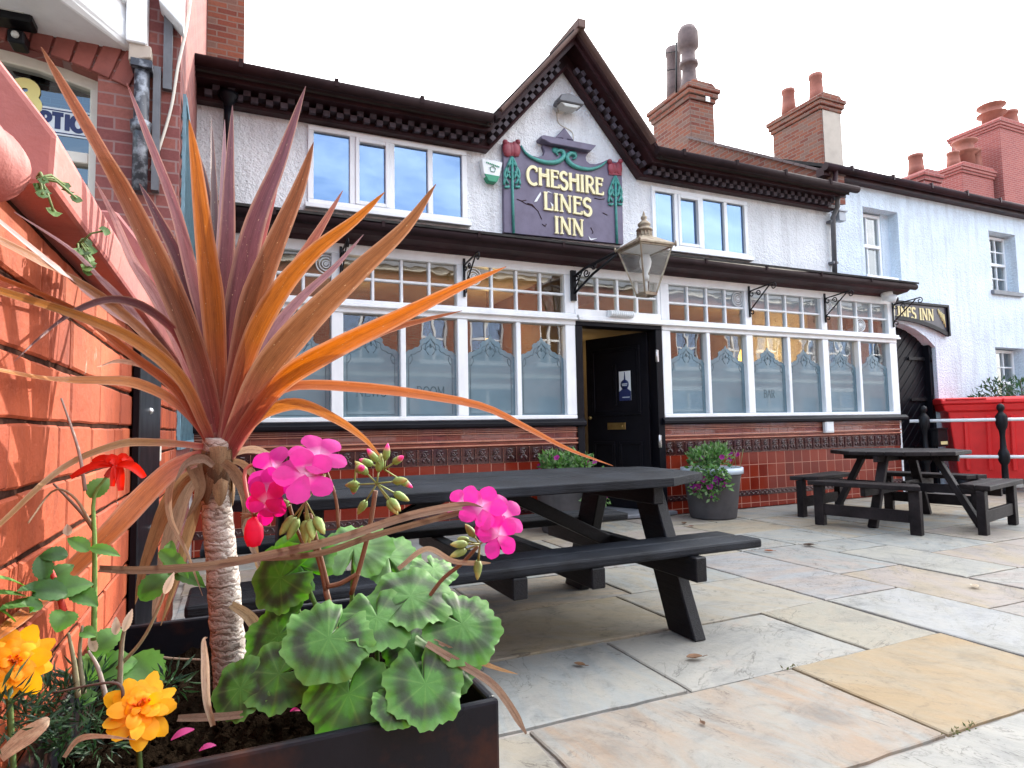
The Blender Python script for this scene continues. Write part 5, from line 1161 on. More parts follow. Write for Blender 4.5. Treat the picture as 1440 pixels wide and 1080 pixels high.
# ---------------------------------------------------------------- flower pots by the door
PGR = [(.075, .17, .04), (.11, .24, .065), (.16, .30, .10), (.06, .13, .045), (.20, .30, .14)]
FL = [(.40, .02, .22), (.30, .015, .25), (.45, .04, .30)]
def bloom(par, c, r, nrm, cols):
    mb = MB(); a = nrm.orthogonal().normalized(); b2 = nrm.cross(a); k = random.choice(cols); ph = random.random()*6
    vs = [Vector(c)-nrm*r*.45]; cc = [mul(k, .5)]
    for i in range(15): w_ = ph+i*6.283/15; q_ = r*(1+.12*math.cos(i*6.283/3)); vs.append(Vector(c)+(a*math.cos(w_)+b2*math.sin(w_))*q_+nrm*random.uniform(-.1, .1)*r); cc.append(k)
    mb.add(vs, [(0, i+1, (i+1) % 15+1) for i in range(15)], True, cc); mb.build('bloom', 'petal', par, fix=False)
def pot(c, rt_, rb_, h_, lbl, plbl, trail):
    c = Vector(c); p = thing('flower_pot', c, lbl, 'pot')
    q = MB(); q.lathe([(rb_, 0), (rb_+.01, .02), (rb_+(rt_-rb_)*.8, h_*.80), (rt_*.97, h_*.82), (rt_, h_-.07)], c, 36); q.build('body', 'potgrey', p)
    q = MB(); q.lathe([(rt_, h_-.07), (rt_+.018, h_-.065), (rt_+.018, h_), (rt_-.02, h_), (rt_-.03, h_-.05), (.01, h_-.045)], c, 36); q.build('rim', 'pale', p)
    pl = thing('petunia_plant', c+Z1*h_, plbl, 'petunias'); q = MB(); s = MB()
    for k in range(26):
        a = random.uniform(0, 6.28); r0 = rt_*random.random()**.5*.72; tuft(q, c+V(r0*math.cos(a), r0*math.sin(a), h_+.05+random.uniform(0, .12)), .10, 42, .055, PGR, upb=.5, wide=.55)
    for k in range(9): a = random.uniform(0, 6.28); r0 = rt_*random.random(); p0 = c+V(r0*math.cos(a), r0*math.sin(a), h_); s.tube([p0, p0+V(random.uniform(-.06, .06), random.uniform(-.06, .06), .2)], .003, 5, col=(.16, .2, .07))
    vd = (CP-c).normalized()
    for k in range(12): a = random.uniform(0, 6.28); r0 = rt_*random.uniform(.3, .95); bloom(pl, c+V(r0*math.cos(a), r0*math.sin(a), h_+random.uniform(.06, .2)), .03, (vd+V(random.uniform(-.5, .5), random.uniform(-.5, .5), .5)).normalized(), FL)
    for (t0, t1, n_) in trail:   # trailing stems down the side facing the street
        a = t0
        while a < t1:
            ln = random.uniform(.12, .30); e = c+V((rt_+.04)*math.cos(a), (rt_+.04)*math.sin(a), h_)
            for k in range(6): tuft(q, e-Z1*ln*k/5+V(random.uniform(-.03, .03), random.uniform(-.03, .0), 0), .05, 16, .05, PGR, upb=-.3, wide=.6)
            s.tube([e+Z1*.02, e-Z1*ln], .004, 5, col=(.12, .16, .05)); bloom(pl, e-Z1*ln*random.uniform(.3, 1)+vd*.05, .035, (vd+V(random.uniform(-.3, .3), 0, .2)).normalized(), FL); bloom(pl, e-Z1*ln*random.uniform(.6, 1.1)+vd*.05+V(.03, 0, 0), .03, (vd+V(random.uniform(-.3, .3), 0, .1)).normalized(), FL)
            a += n_
    q.build('foliage', 'leaf_green', pl); s.build('stems', 'stem', pl)
pot((4.98, 5.66, 0), .325, .245, .56, 'grey stone pot with pale rim right of the pub door', 'magenta petunias spilling down the front of the right hand pot', [(R(-165), R(-108), R(10))])
pot((3.10, 5.66, 0), .325, .245, .56, 'grey stone pot behind the long table left of the pub door', 'green petunia plant behind the long table left of the door', [(R(-80), R(-30), R(12))])
# ---------------------------------------------------------------- terrace across the street (mirrored in the panes)
def terrace(x, lbl):
    t = thing('terraced_house', (x+2.5, -12, 0), lbl, 'house', 'brick terrace across the street'); w = MB(); OPN = [(x+.5, x+1.5, .05, 2.3), (x+2.2, x+4.4, .8, 2.6), (x+.6, x+1.6, 3.7, 5.5), (x+2.6, x+4.0, 3.7, 5.5)]; F2 = -11
    wall_open(w, x, x+5, 0, 7.2, F2-.3, F2, OPN); w.box(x, x+5, F2-8, F2-7.7, 0, 7.2); w.build('wall', 'brick_street', t)
    r = MB(); r.prism([(F2+.3, 7.2), (F2-4, 9.4), (F2-8.2, 7.2)], V(x, 0, 0), Y1, Z1, X1, 5); r.build('roof', 'slate', t)
    for i, (a, b2, c0, d0) in enumerate(OPN):
        q = MB(); q.box(a, b2, F2-.2, F2-.12, c0, d0)
        if i == 0: q.build('door', 'navy', t); continue
        f = MB(); f.box(a-.12, b2+.12, F2, F2+.1, c0-.16, c0); f.box(a-.12, b2+.12, F2, F2+.07, d0, d0+.2); f.box((a+b2)/2-.05, (a+b2)/2+.05, F2-.12, F2-.05, c0, d0); f.box(a, b2, F2-.12, F2-.06, (c0+d0)/2-.04, (c0+d0)/2+.04); f.box(a, a+.07, F2-.12, F2-.04, c0, d0); f.box(b2-.07, b2, F2-.12, F2-.04, c0, d0)
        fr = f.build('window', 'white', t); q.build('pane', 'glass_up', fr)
    w = MB(); w.box(x, x+5, F2+.01, F2+.05, 3.05, 3.2); w.box(x, x+5, F2, F2+.2, 7.05, 7.2); w.build('string_course', 'cream', t)
for i in range(11): terrace(-14+5*i, 'red brick terraced house across the street, seen only mirrored in the pub windows')
# ---------------------------------------------------------------- planter in the foreground
TX0, TX1, TY0, TY1, RZ = -.195, .302, .733, 1.30, .72
tg = thing('planter_trough', (.05, 1.0, 0), 'black steel planter trough with rusty front full of flowers in the foreground', 'planter')
q = MB(); t = .012
q.box(TX0, TX1, TY0, TY0+t, 0, RZ); q.box(TX0, TX1, TY1-t, TY1, 0, RZ); q.box(TX0, TX0+t, TY0+t, TY1-t, 0, RZ); q.box(TX1-t, TX1, TY0+t, TY1-t, 0, RZ); q.box(TX0+t, TX1-t, TY0+t, TY1-t, .0, .03)
q.build('box', 'trough', tg, .004, seg=2)
q = MB(); n = 46; gx = [TX0+t+(TX1-TX0-2*t)*i/n for i in range(n+1)]; gy = [TY0+t+(TY1-TY0-2*t)*i/n for i in range(n+1)]
q.add([(x, y, .655+random.uniform(-.006, .006)+.012*math.sin(x*31)*math.cos(y*27)) for y in gy for x in gx], [(j*(n+1)+i, j*(n+1)+i+1, (j+1)*(n+1)+i+1, (j+1)*(n+1)+i) for j in range(n) for i in range(n)], False)
for i in range(500): q.ball((random.uniform(TX0+.02, TX1-.02), random.uniform(TY0+.02, TY1-.05), .664+random.uniform(-.004, .005)), random.uniform(.002, .006), 5, (1, random.uniform(.6, 1), .8))
q.build('soil', 'soil', tg)
def clampx(p):
    lim = -.196 if p.z < 1.26 else -.157
    if p.x < lim:
        k = lim/p.x; p = CP+(p-CP)*k
    return p
# ---- cordyline
cd = thing('cordyline', (-.01, 1.02, .66), 'spiky purple and orange cordyline on a bare ringed trunk in the planter', 'cordyline')
q = MB(); D0 = .95
cl = spline([at(326, 965, D0), at(318, 870, D0), at(312, 790, D0), at(305, 715, D0), at(304, 650, D0), at(306, 615, D0)], 60)
q.tube(cl, [(.0250-.0050*min(1, i/45))*(1+.02*math.sin(i*1.7)+.03*random.uniform(-1, 1)) for i in range(60)], 22)
q.build('trunk', 'trunk', cd)
OR, BR, PU, PK, MA, RO = (.34, .12, .026), (.165, .066, .034), (.115, .043, .055), (.22, .085, .095), (.065, .020, .027), (.24, .075, .03)
TANL, GRY, CRM, MAUV = (.36, .24, .13), (.26, .19, .145), (.55, .42, .31), (.26, .15, .19)
BASE = (.36, .085, .095)
def blade(pts, wpx, col, dz=0, base=BASE, d0=D0, tip=None, mat='leaf_cord', name='leaf', fold=.2, tw=None, par=cd, shape=None, edge=1.35, b0=None):
    """leaf given by survey points of the photo; depth runs from d0 at the base to d0+dz at the tip"""
    n = 30; pts = list(pts)
    if pts[-1][0] < 2 and shape is None: pts.append((2*pts[-1][0]-pts[-2][0], 2*pts[-1][1]-pts[-2][1]))
    k = len(pts)
    sp = spline([V(*p, 0) for p in pts], n); c3 = []
    for i, p in enumerate(sp): s = i/(n-1); c3.append(clampx(at(p.x, p.y, d0+dz*s**1.2)))
    tw = random.uniform(-.35, .35) if tw is None else tw; nr = []
    for i in range(n):
        v = (CP-c3[i]).normalized(); t = (c3[min(i+1, n-1)]-c3[max(i-1, 0)]).normalized(); sd = t.cross(v).normalized(); nr.append((v+sd*(tw*(.5+i/n))).normalized())
    sh = shape or (lambda s: min(1, .60+1.0*s)*min(1, (1-s)**.70*1.5) if s < 1 else 0)
    w = [max(.0004, .53*wpx*(d0+dz*(i/(n-1)))/FPX*sh(i/(n-1))) for i in range(n)]
    tip = tip or mul(col, .8)
    def cc(s, u):
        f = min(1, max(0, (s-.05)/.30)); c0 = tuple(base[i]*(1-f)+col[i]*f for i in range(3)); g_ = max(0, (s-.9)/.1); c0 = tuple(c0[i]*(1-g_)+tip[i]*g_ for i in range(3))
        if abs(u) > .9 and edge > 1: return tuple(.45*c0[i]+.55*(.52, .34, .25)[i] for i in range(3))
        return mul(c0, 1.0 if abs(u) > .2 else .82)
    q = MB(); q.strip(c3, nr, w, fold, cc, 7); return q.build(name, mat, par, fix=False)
bl = [
 ([(303, 628), (296, 570), (270, 480), (225, 370), (165, 250), (105, 145), (58, 66)], 31, BR, -.10), ([(306, 622), (296, 500), (272, 395), (245, 290), (205, 185), (178, 116)], 17, PK, .05),
 ([(309, 630), (306, 540), (300, 430), (288, 330), (276, 230), (266, 168)], 31, OR, -.06), ([(311, 620), (313, 450), (320, 330), (323, 240), (327, 148)], 22, PU, .06), ([(309, 620), (310, 420), (313, 300), (316, 168)], 16, MAUV, .10), ([(307, 615), (303, 430), (302, 330), (300, 240), (297, 165)], 13, MA, .13),
 ([(313, 622), (322, 520), (338, 420), (358, 320), (396, 222), (430, 121)], 36, PU, .04), ([(316, 628), (333, 530), (354, 430), (384, 350), (420, 265), (441, 200)], 34, BR, -.05), ([(312, 600), (326, 510), (345, 420), (374, 320), (396, 238)], 12, (.36, .10, .10), .08),
 ([(318, 600), (350, 500), (388, 420), (426, 360), (456, 312), (482, 268)], 18, (.28, .09, .06), .08), ([(315, 632), (330, 560), (354, 480), (392, 410), (440, 355), (500, 308), (541, 270)], 29, OR, -.08), ([(318, 640), (338, 592), (372, 522), (432, 450), (502, 382), (570, 318), (613, 259)], 40, (.21, .095, .045), -.10),
 ([(318, 620), (350, 545), (382, 470), (422, 420), (470, 376), (511, 330)], 15, MAUV, .08), ([(320, 642), (356, 585), (402, 532), (472, 490), (562, 446), (642, 406), (712, 375)], 30, (.42, .13, .022), -.12), ([(330, 610), (400, 545), (470, 500), (540, 466), (600, 449), (650, 437)], 12, RO, .10),
 ([(318, 630), (355, 580), (392, 550), (432, 541), (520, 546), (600, 556), (680, 572), (742, 602), (800, 632), (862, 655)], 14, (.42, .14, .05), .10), ([(322, 640), (350, 600), (376, 578), (420, 568), (470, 588), (510, 615), (538, 645)], 17, (.48, .19, .05), -.04),
 ([(300, 620), (278, 577), (233, 500), (150, 423), (67, 373), (-20, 328)], 13, (.28, .12, .045), -.24), ([(300, 630), (286, 595), (253, 530), (187, 477), (100, 440), (-20, 402)], 18, (.42, .19, .045), -.26), ([(300, 632), (280, 600), (247, 547), (187, 500), (100, 433), (-20, 382)], 13, (.38, .11, .04), -.22),
 ([(300, 610), (262, 513), (226, 430), (187, 367), (160, 305), (134, 255)], 15, (.52, .34, .36), -.05), ([(303, 600), (257, 487), (233, 453), (193, 427), (150, 421), (100, 440), (57, 473), (20, 508)], 13, PU, -.22), ([(298, 625), (267, 585), (233, 557), (187, 538), (140, 535), (67, 533), (-15, 518)], 15, (.46, .20, .06), -.24),
 ([(296, 610), (230, 529), (173, 508), (136, 516)], 9, (.55, .36, .27), -.18), ([(300, 605), (250, 530), (187, 440), (143, 393), (100, 350), (20, 298)], 10, (.42, .30, .36), -.22), ([(300, 600), (215, 480), (160, 440), (120, 408), (67, 367), (-5, 308)], 9, (.52, .38, .40), -.20),
 ([(306, 620), (292, 500), (283, 447), (253, 367), (220, 302), (196, 258)], 23, MA, .06), ([(300, 640), (276, 645), (240, 662), (200, 700), (158, 745), (102, 800), (40, 860), (-20, 905)], 30, (.50, .17, .05), -.26), ([(300, 630), (270, 626), (215, 622), (162, 626), (85, 660), (-5, 742)], 11, (.28, .16, .06), -.26),
 ([(312, 625), (300, 420), (296, 340), (286, 250), (268, 190)], 18, MA, .12), ([(318, 615), (340, 520), (356, 440), (380, 380), (402, 330)], 20, MA, .14), ([(308, 620), (280, 480), (262, 420), (236, 340)], 15, PK, .12), ([(320, 630), (352, 560), (398, 500), (440, 470)], 20, (.30, .14, .16), .05)]
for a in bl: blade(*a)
TIPD = (.06, .03, .03)
q = MB()   # torn brown sheaths where old leaves broke off under the crown
for i in range(26):
    a = i*2.4; z0 = cl[-1].z-.008-.0022*i; c0 = V(cl[-1].x, cl[-1].y, z0); o_ = V(math.cos(a), math.sin(a), 0)
    k_ = random.uniform(.4, 1.3); pts = [c0+o_*(.0205+.004*k_*math.sin(t*.55))-Z1*(.0075*k_*t-.004*math.sin(t)) for t in range(6)]; kk = random.choice([(.20, .11, .06), (.13, .075, .045), (.30, .19, .11)])
    q.strip(pts, [o_]*6, [.012, .012, .011, .010, .007, .002], -.4, lambda s, u, kk=kk: mul(kk, 1.1-.5*s), 5)
q.build('leaf_sheath', 'leaf_dry', cd, fix=False)
# dry skirt and fallen straps
dry = [([(296, 648), (262, 690), (240, 760), (224, 830), (214, 868)], 22, GRY), ([(300, 650), (280, 700), (262, 760), (246, 820), (226, 880)], 14, TANL), ([(290, 645), (252, 662), (238, 690), (240, 730), (262, 775), (285, 838)], 9, CRM), ([(292, 650), (245, 690), (205, 790), (190, 850)], 18, TANL),
 ([(318, 648), (340, 690), (352, 740), (364, 800), (388, 860)], 12, TANL), ([(322, 650), (352, 700), (344, 742), (368, 800), (398, 862)], 9, GRY), ([(320, 646), (345, 655), (366, 690), (350, 760)], 10, (.32, .20, .12)), ([(300, 645), (272, 650), (280, 690), (262, 730)], 20, (.20, .12, .07)), ([(314, 650), (330, 665), (346, 700), (340, 740)], 16, (.17, .10, .06)),
 ([(310, 645), (350, 632), (378, 640), (395, 660)], 10, CRM), ([(325, 850), (350, 868), (372, 900), (392, 925)], 16, (.34, .26, .16)), ([(300, 655), (285, 645), (262, 652), (246, 678)], 12, GRY)]
for i, a in enumerate(dry): blade(*a, random.uniform(-.05, .05), base=a[2], mat='leaf_dry', fold=.35, d0=.955-.02*(i % 3), edge=1.0, name='dry_leaf')
cst = lambda s: min(1, .8+s)*min(1, (1-s)*6+.25)
blade([(140, 800), (200, 802), (300, 795), (400, 776), (480, 757), (560, 730), (620, 716), (660, 712), (690, 722)], 11, GRY, .0, base=(.20, .13, .09), mat='leaf_dry', fold=.6, d0=.80, edge=1.0, shape=cst, name='dry_leaf'); blade([(320, 787), (440, 780), (520, 755), (600, 733), (680, 712)], 8, (.20, .14, .10), .0, base=(.20, .13, .09), mat='leaf_dry', fold=.5, d0=.81, edge=1.0, shape=cst, name='dry_leaf')
blade([(560, 800), (600, 772), (640, 790), (690, 792)], 7, (.42, .33, .24), 0, base=GRY, mat='leaf_dry', d0=.82, edge=1, shape=cst, name='dry_leaf')
blade([(600, 905), (650, 935), (690, 960), (715, 990), (740, 1032)], 10, GRY, .03, base=GRY, mat='leaf_dry', d0=.76, edge=1, shape=cst, name='dry_leaf'); blade([(610, 900), (660, 925), (700, 940), (728, 948)], 7, TANL, .03, base=GRY, mat='leaf_dry', d0=.77, edge=1, name='dry_leaf')
blade([(300, 1020), (292, 985), (290, 930), (288, 902), (292, 896)], 11, (.62, .55, .45), 0, base=(.40, .30, .2), mat='leaf_dry', d0=.70, edge=1, fold=.9, name='dry_leaf')
blade([(0, 1065), (30, 1040), (60, 1018), (70, 1010)], 24, CRM, .02, base=CRM, mat='leaf_dry', d0=.58, edge=1, name='dry_leaf'); blade([(90, 1065), (110, 1040), (140, 1035), (190, 1040)], 8, CRM, .0, base=CRM, mat='leaf_dry', d0=.62, edge=1, name='dry_leaf')
blade([(250, 1010), (310, 1008), (350, 1004)], 10, GRY, 0, base=GRY, mat='leaf_dry', d0=.72, edge=1, shape=cst, name='dry_leaf')
# ---- geranium
gr = thing('geranium', (.14, .93, .66), 'pink geranium with dark ringed scalloped leaves at the planter corner', 'geranium')
def gleaf(x, y, rpx, d, tiltv, notch, dark=1.0, pale=0):
    """scalloped round leaf with a dark ring; tiltv leans its face, notch is the direction of the stalk cleft"""
    c = at(x, y, d); r = rpx*d/FPX; v = (CP-c).normalized(); n = (v*.62+Vector(tiltv)).normalized()
    a = (rt-n*rt.dot(n)).normalized(); b2 = n.cross(a); NR, NA = 11, 64; ph = random.uniform(0, 6); vs = []; cs = []; lob = 7
    for i in range(NR+1):
        s = i/NR
        for j in range(NA):
            w_ = 2*math.pi*j/NA; dn = abs((w_-notch+math.pi) % (2*math.pi)-math.pi)
            out = 1+.055*math.cos(lob*w_+ph)+.03*math.cos(3*lob*w_+ph*2); cl_ = 1-.80*math.exp(-(dn/.13)**2)
            rr = r*s*out*cl_; hz = r*(.045*s*s*math.sin(lob*w_+ph)+.09*s**3*math.cos(2*w_+ph)-.10*s*s+.035*s**4*math.cos(3*lob*w_+ph))
            vs.append(c+a*rr*math.cos(w_)+b2*rr*math.sin(w_)+n*hz)
            vein = max(0, math.cos(lob*w_+ph))**14*(1-s*.5); sz = s+.05*math.cos(lob*w_+ph)+.04*math.sin(3*w_+ph)
            ring = min(1, dark+.25)/dark*max(0, 1-((sz-.62)/.20)**2)**.6*dark*(.88+.12*math.sin(2*w_+ph*3)); base = (.064, .20, .034) if not pale else (.11, .25, .065); edge = max(0, (s-.82)/.18)
            k = [base[m]*(1-edge)+(.11, .26, .06)[m]*edge for m in range(3)]; k = [k[m]*(1-.94*ring)+(.024, .026, .022)[m]*.94*ring for m in range(3)]; k = [k[m]+(.05, .075, .025)[m]*vein for m in range(3)]; cs.append(k)
    fs = [(i*NA+j, (i+1)*NA+j, (i+1)*NA+(j+1) % NA, i*NA+(j+1) % NA) for i in range(NR) for j in range(NA)]
    q = MB(); q.add(vs, fs, True, cs); q.build('leaf', 'leaf_ger', gr, fix=False)
    return c, n, r
RT = (.165, .985, .67)
leaves = [(462, 897, 62, .735, (.0, -.1, .55), 1.2, 1, 0), (530, 868, 54, .775, (.1, 0, .75), 1.9, .55, 0), (578, 838, 60, .815, (.1, .1, .8), -2.2, .75, 0), (650, 878, 58, .80, (.25, -.1, .55), 2.6, .8, 0), (418, 792, 52, .86, (-.35, 0, .35), -.6, 1, 0), (394, 812, 48, .83, (-.5, -.1, .15), .4, 1, 0), (338, 968, 44, .74, (-.45, -.1, .45), .9, 1, 0), (392, 948, 52, .75, (-.2, -.1, .45), .4, 1, 0), (490, 976, 60, .725, (.0, -.25, .25), 1.57, .5, 0), (598, 962, 58, .735, (.2, -.2, .4), 1.9, 1, 0), (556, 990, 34, .715, (.1, -.1, .6), .9, 1, 0), (628, 925, 50, .80, (.3, 0, .4), 2.4, .8, 0), (498, 768, 54, .93, (0, 0, .9), -1.5, .3, 1), (545, 782, 48, .95, (.2, 0, .8), -1.0, .3, 1), (392, 893, 52, .81, (-.3, .1, .2), .8, .9, 0), (610, 800, 34, .92, (.3, .1, .7), 2.2, .5, 1), (575, 905, 40, .84, (.1, .1, .4), 1.7, .8, 0)]
for a in leaves:
    c, n, r = gleaf(*a); q = MB(); e = V(*RT)+V(random.uniform(-.04, .04), random.uniform(-.05, .02), 0); m = (c+e)/2-n*.02
    q.tube(spline([e, m, c-n*.004], 10), [.0032]*10, 6, col=(.13, .23, .06)); q.build('leaf_stalk', 'stem', gr)
HOT, MAG = (.68, .020, .20), (.60, .028, .29)
def petal(mb, c, d, n, l, w_, col, cin, cup=.25):
    d = (d-n*d.dot(n)).normalized(); k = 9; pts = []; ws = []
    for i in range(k): s = i/(k-1); pts.append(c+d*(l*s)+n*(l*cup*math.sin(s*2.4)*.5)); ws.append(max(.0003, w_*(.16+.9*s**.8)*min(1, ((1-s)*2.6+.06))**.6))
    mb.strip(pts, [n]*k, ws, -.14, lambda s, u: tuple(cin[m]*max(0, 1-s*2.8)+col[m]*min(1, s*2.8) for m in range(3)), 7, curl=-.05)
def gflower(x, y, d, rpx, nv, rot, col=MAG):
    c = at(x, y, d); r = rpx*d/FPX; v = (CP-c).normalized(); n = (v*.8+Vector(nv)).normalized(); a = (rt-n*rt.dot(n)).normalized(); b2 = n.cross(a); q = MB()
    for k, (an, sc, cin) in enumerate(((90-32, 1, (.80, .55, .75)), (90+32, 1, (.80, .55, .75)), (200, 1.05, (.8, .35, .6)), (270, 1.1, col), (340, 1.05, (.8, .35, .6)))):
        w_ = R(an)+rot; petal(q, c+n*random.uniform(-.001, .001), a*math.cos(w_)+b2*math.sin(w_), n, r*sc, r*.52, mul(col, random.uniform(.88, 1.1)), cin, random.uniform(.0, .35))
    q.build('flower', 'petal', gr, fix=False)
for a in ((430, 668, .785, 42, (.05, 0, .45), -.15), (378, 690, .80, 34, (-.5, 0, .3), .6), (448, 640, .82, 40, (.2, .1, .8), .1), (385, 660, .83, 36, (-.3, 0, .6), .4), (374, 705, .79, 32, (-.6, -.1, -.1), 1.2, HOT)): gflower(*a)
for a in ((678, 713, .80, 34, (-.1, 0, .5), .2), (700, 752, .79, 32, (.4, 0, 0), -.4), (708, 725, .82, 32, (.45, 0, .4), -.2), (655, 706, .83, 28, (-.3, .1, .7), .3), (690, 735, .81, 30, (.3, 0, .3), .5)): gflower(*a)
def buds(cx, cy, d, n, rpx, spread, tipc):
    q = MB(); c = at(cx, cy, d)
    for i in range(n):
        a = random.uniform(0, 6.28); e = at(cx+spread*math.cos(a), cy+spread*.9*math.sin(a)+6, d+random.uniform(-.02, .02)); dd = (e-c).normalized(); l = rpx*d/FPX
        q.tube([c, e], .0012, 5, col=(.22, .26, .08)); q.tube([e, e+dd*l*.4, e+dd*l, e+dd*l*1.5, e+dd*l*1.8], [l*.22, l*.42, l*.38, l*.22, l*.06], 8, col=lambda s: (.20, .30, .08) if s < .7 else tipc)
    q.build('bud', 'stem', gr)
buds(430, 705, .80, 13, 17, 24, (.30, .38, .12)); buds(530, 680, .82, 9, 14, 26, (.38, .36, .12)); buds(540, 660, .82, 5, 13, 22, (.75, .05, .25)); buds(675, 765, .81, 8, 14, 20, (.35, .36, .12)); buds(500, 662, .83, 2, 16, 10, (.7, .05, .25))
q = MB(); c = at(357, 738, .80); q.lathe([(.002, .012), (.008, .008), (.0115, -.002), (.012, -.014), (.008, -.024), (.002, -.026)], c-Z1*.002, 12, axis=Z1); 
for i in range(len(q.v)): q.c[i] = (.72, .02, .10)
q.build('flower', 'petal', gr)
q = MB()
for i in range(10): a = random.uniform(0, 6.28); q.tube([c+Z1*.012, c+V(.016*math.cos(a), .01*math.sin(a), .018+random.uniform(-.012, .008))], [.0016, .0005], 5, col=(.22, .12, .06))
q.tube(spline([at(357, 725, .80), at(348, 700, .82), at(345, 660, .84), at(372, 650, .84)], 10), .0025, 6, col=(.40, .12, .09)); q.build('bud_stalk', 'stem', gr)
for pts, r in (([(430, 720), (440, 760), (452, 800), (458, 830)], .0042), ([(436, 722), (448, 770), (462, 826)], .0032), ([(528, 690), (520, 740), (508, 790), (494, 836)], .0040), ([(672, 768), (650, 792), (622, 815), (596, 850)], .0034), ([(458, 660), (472, 700), (476, 742)], .0028), ([(404, 700), (414, 735), (428, 770)], .003), ([(460, 825), (480, 820), (505, 806)], .004), ([(458, 830), (470, 880), (480, 940)], .005)):
    q = MB(); q.tube(spline([at(x, y, .825) for x, y in pts], 12), [r*.8]*12, 7, col=(.17, .085, .05)); q.build('stem', 'stem', gr)
# ---- marigolds
mg = thing('marigolds', (-.12, .78, .66), 'orange marigolds with feathery dark leaves at the near left of the planter', 'marigolds')
def marigold(x, y, d, rpx, nv):
    c = at(x, y, d); r = rpx*d/FPX; n = ((CP-c).normalized()*.75+Vector(nv)).normalized(); a = n.orthogonal().normalized(); b2 = n.cross(a); q = MB()
    for lay, (k, l, w_, hz, cup) in enumerate(((9, 1.0, .30, 0, .05), (9, .82, .28, .10, .25), (8, .60, .24, .20, .5), (7, .36, .16, .28, .8))):
        for i in range(k):
            w = 6.283*(i+random.uniform(-.18, .18))/k+lay*.4; petal(q, c+n*r*hz*.8, a*math.cos(w)+b2*math.sin(w), (n+(a*random.uniform(-.3, .3)+b2*random.uniform(-.3, .3))).normalized(), r*l*random.uniform(.88, 1.08), r*w_*random.uniform(.85, 1.2), mul((.95, .50-.035*lay, .008), random.uniform(.85, 1.08)), (.80, .20, .004), cup)
    fl_ = q.build('flower', 'petal', mg, fix=False); q = MB()
    for i in range(16): w = random.uniform(0, 6.28); s = random.uniform(0, .22)*r; p = c+(a*math.cos(w)+b2*math.sin(w))*s+n*r*.28; q.tube([p, p+n*r*.16+a*random.uniform(-.04, .04)*r], [r*.035, r*.02], 5, col=(.75, .16, .01))
    q.build('florets', 'petal', fl_); q = MB(); q.tube(spline([c-n*r*.1, c-n*r*.6-Z1*r*.5, V(c.x, c.y+.03, .66)], 8), [.004, .005, .004, .003, .003, .003, .003, .003], 7, col=(.10, .16, .05)); q.build('stem', 'stem', mg)
marigold(197, 998, .66, 52, (.05, 0, .35)); marigold(18, 932, .62, 52, (.1, 0, .1))
q = MB()
for (x, y, d, s, k) in ((70, 990, .70, .035, 130), (110, 1005, .72, .035, 130), (30, 1020, .69, .035, 110), (120, 965, .74, .03, 90), (140, 1040, .70, .022, 60), (80, 1045, .68, .025, 70), (0, 1000, .68, .03, 60), (240, 960, .75, .02, 40)):
    tuft(q, clampx(at(x, y, d)), s, k, .020, [(.028, .065, .03), (.04, .09, .04), (.06, .12, .06), (.03, .06, .045)], upb=.1, wide=.16)
q.build('foliage', 'leaf_green', mg)
# ---- salvia
sv = thing('salvia', (-.14, .86, .66), 'red salvia with bare woody stems and soft green leaves against the brick wall', 'salvia')
def oval(x, y, l, w_, ang, d, col, nv=(0, 0, .4), par=sv, droop=.15):
    c = at(x, y, d); L_ = l*d/FPX; v = (CP-c).normalized(); n = (v*.8+Vector(nv)).normalized(); a = (rt-n*rt.dot(n)).normalized(); b2 = n.cross(a); dr_ = a*math.cos(R(ang))+b2*math.sin(R(ang)); k = 17
    pts = [c+dr_*L_*(i/(k-1)-.5)-n*L_*droop*(2*i/(k-1)-1)**2 for i in range(k)]
    ws = [max(.0005, .5*w_*d/FPX*(math.sin(math.pi*(i/(k-1))**.75)**.8)*(1+(.09 if i % 2 else -.04))) for i in range(k)]
    q = MB(); q.strip([clampx(p) for p in pts], [n]*k, ws, .25, lambda s, u: mul(col, .85 if abs(u) < .2 else 1+.25*abs(u)), 7); q.build('leaf', 'leaf_green', par, fix=False)
LG, MG, DG = (.11, .26, .06), (.075, .19, .045), (.04, .11, .03)
for a in ((140, 684, 36, 26, 70, .74, LG), (110, 764, 34, 20, 160, .72, LG), (148, 774, 40, 16, -5, .72, LG), (95, 826, 62, 34, 30, .70, MG), (60, 830, 60, 30, 190, .68, DG), (118, 838, 46, 28, -20, .71, MG), (88, 872, 32, 34, -90, .69, LG), (30, 852, 50, 24, 200, .66, MG), (8, 815, 46, 16, 180, .65, LG), (10, 835, 50, 18, 190, .66, MG), (124, 890, 22, 18, -10, .71, LG), (150, 900, 48, 34, 60, .76, LG), (205, 945, 70, 52, -40, .78, LG), (130, 935, 44, 40, 80, .75, (.17, .36, .09)), (165, 935, 50, 40, 30, .77, LG), (60, 795, 40, 24, 120, .69, DG), (80, 808, 50, 28, 60, .71, MG), (245, 790, 60, 22, -35, .93, LG), (222, 820, 56, 34, 60, .95, MG), (262, 808, 60, 26, -20, .95, MG), (238, 776, 40, 18, 100, .95, LG), (125, 980, 22, 22, 40, .72, LG), (5, 862, 34, 20, 160, .64, MG), (75, 780, 34, 22, 200, .70, DG)): oval(*a)
def stem(pts, r, col, d=.72, name='stem'):
    q = MB(); n = 14; sp = spline([V(*p, 0) for p in pts], n); q.tube([clampx(at(p.x, p.y, d)) for p in sp], [r*(1.1-.6*i/n) for i in range(n)], 7, col=col); q.build(name, 'stem', sv)
GS, WS = (.15, .26, .07), (.20, .13, .10)
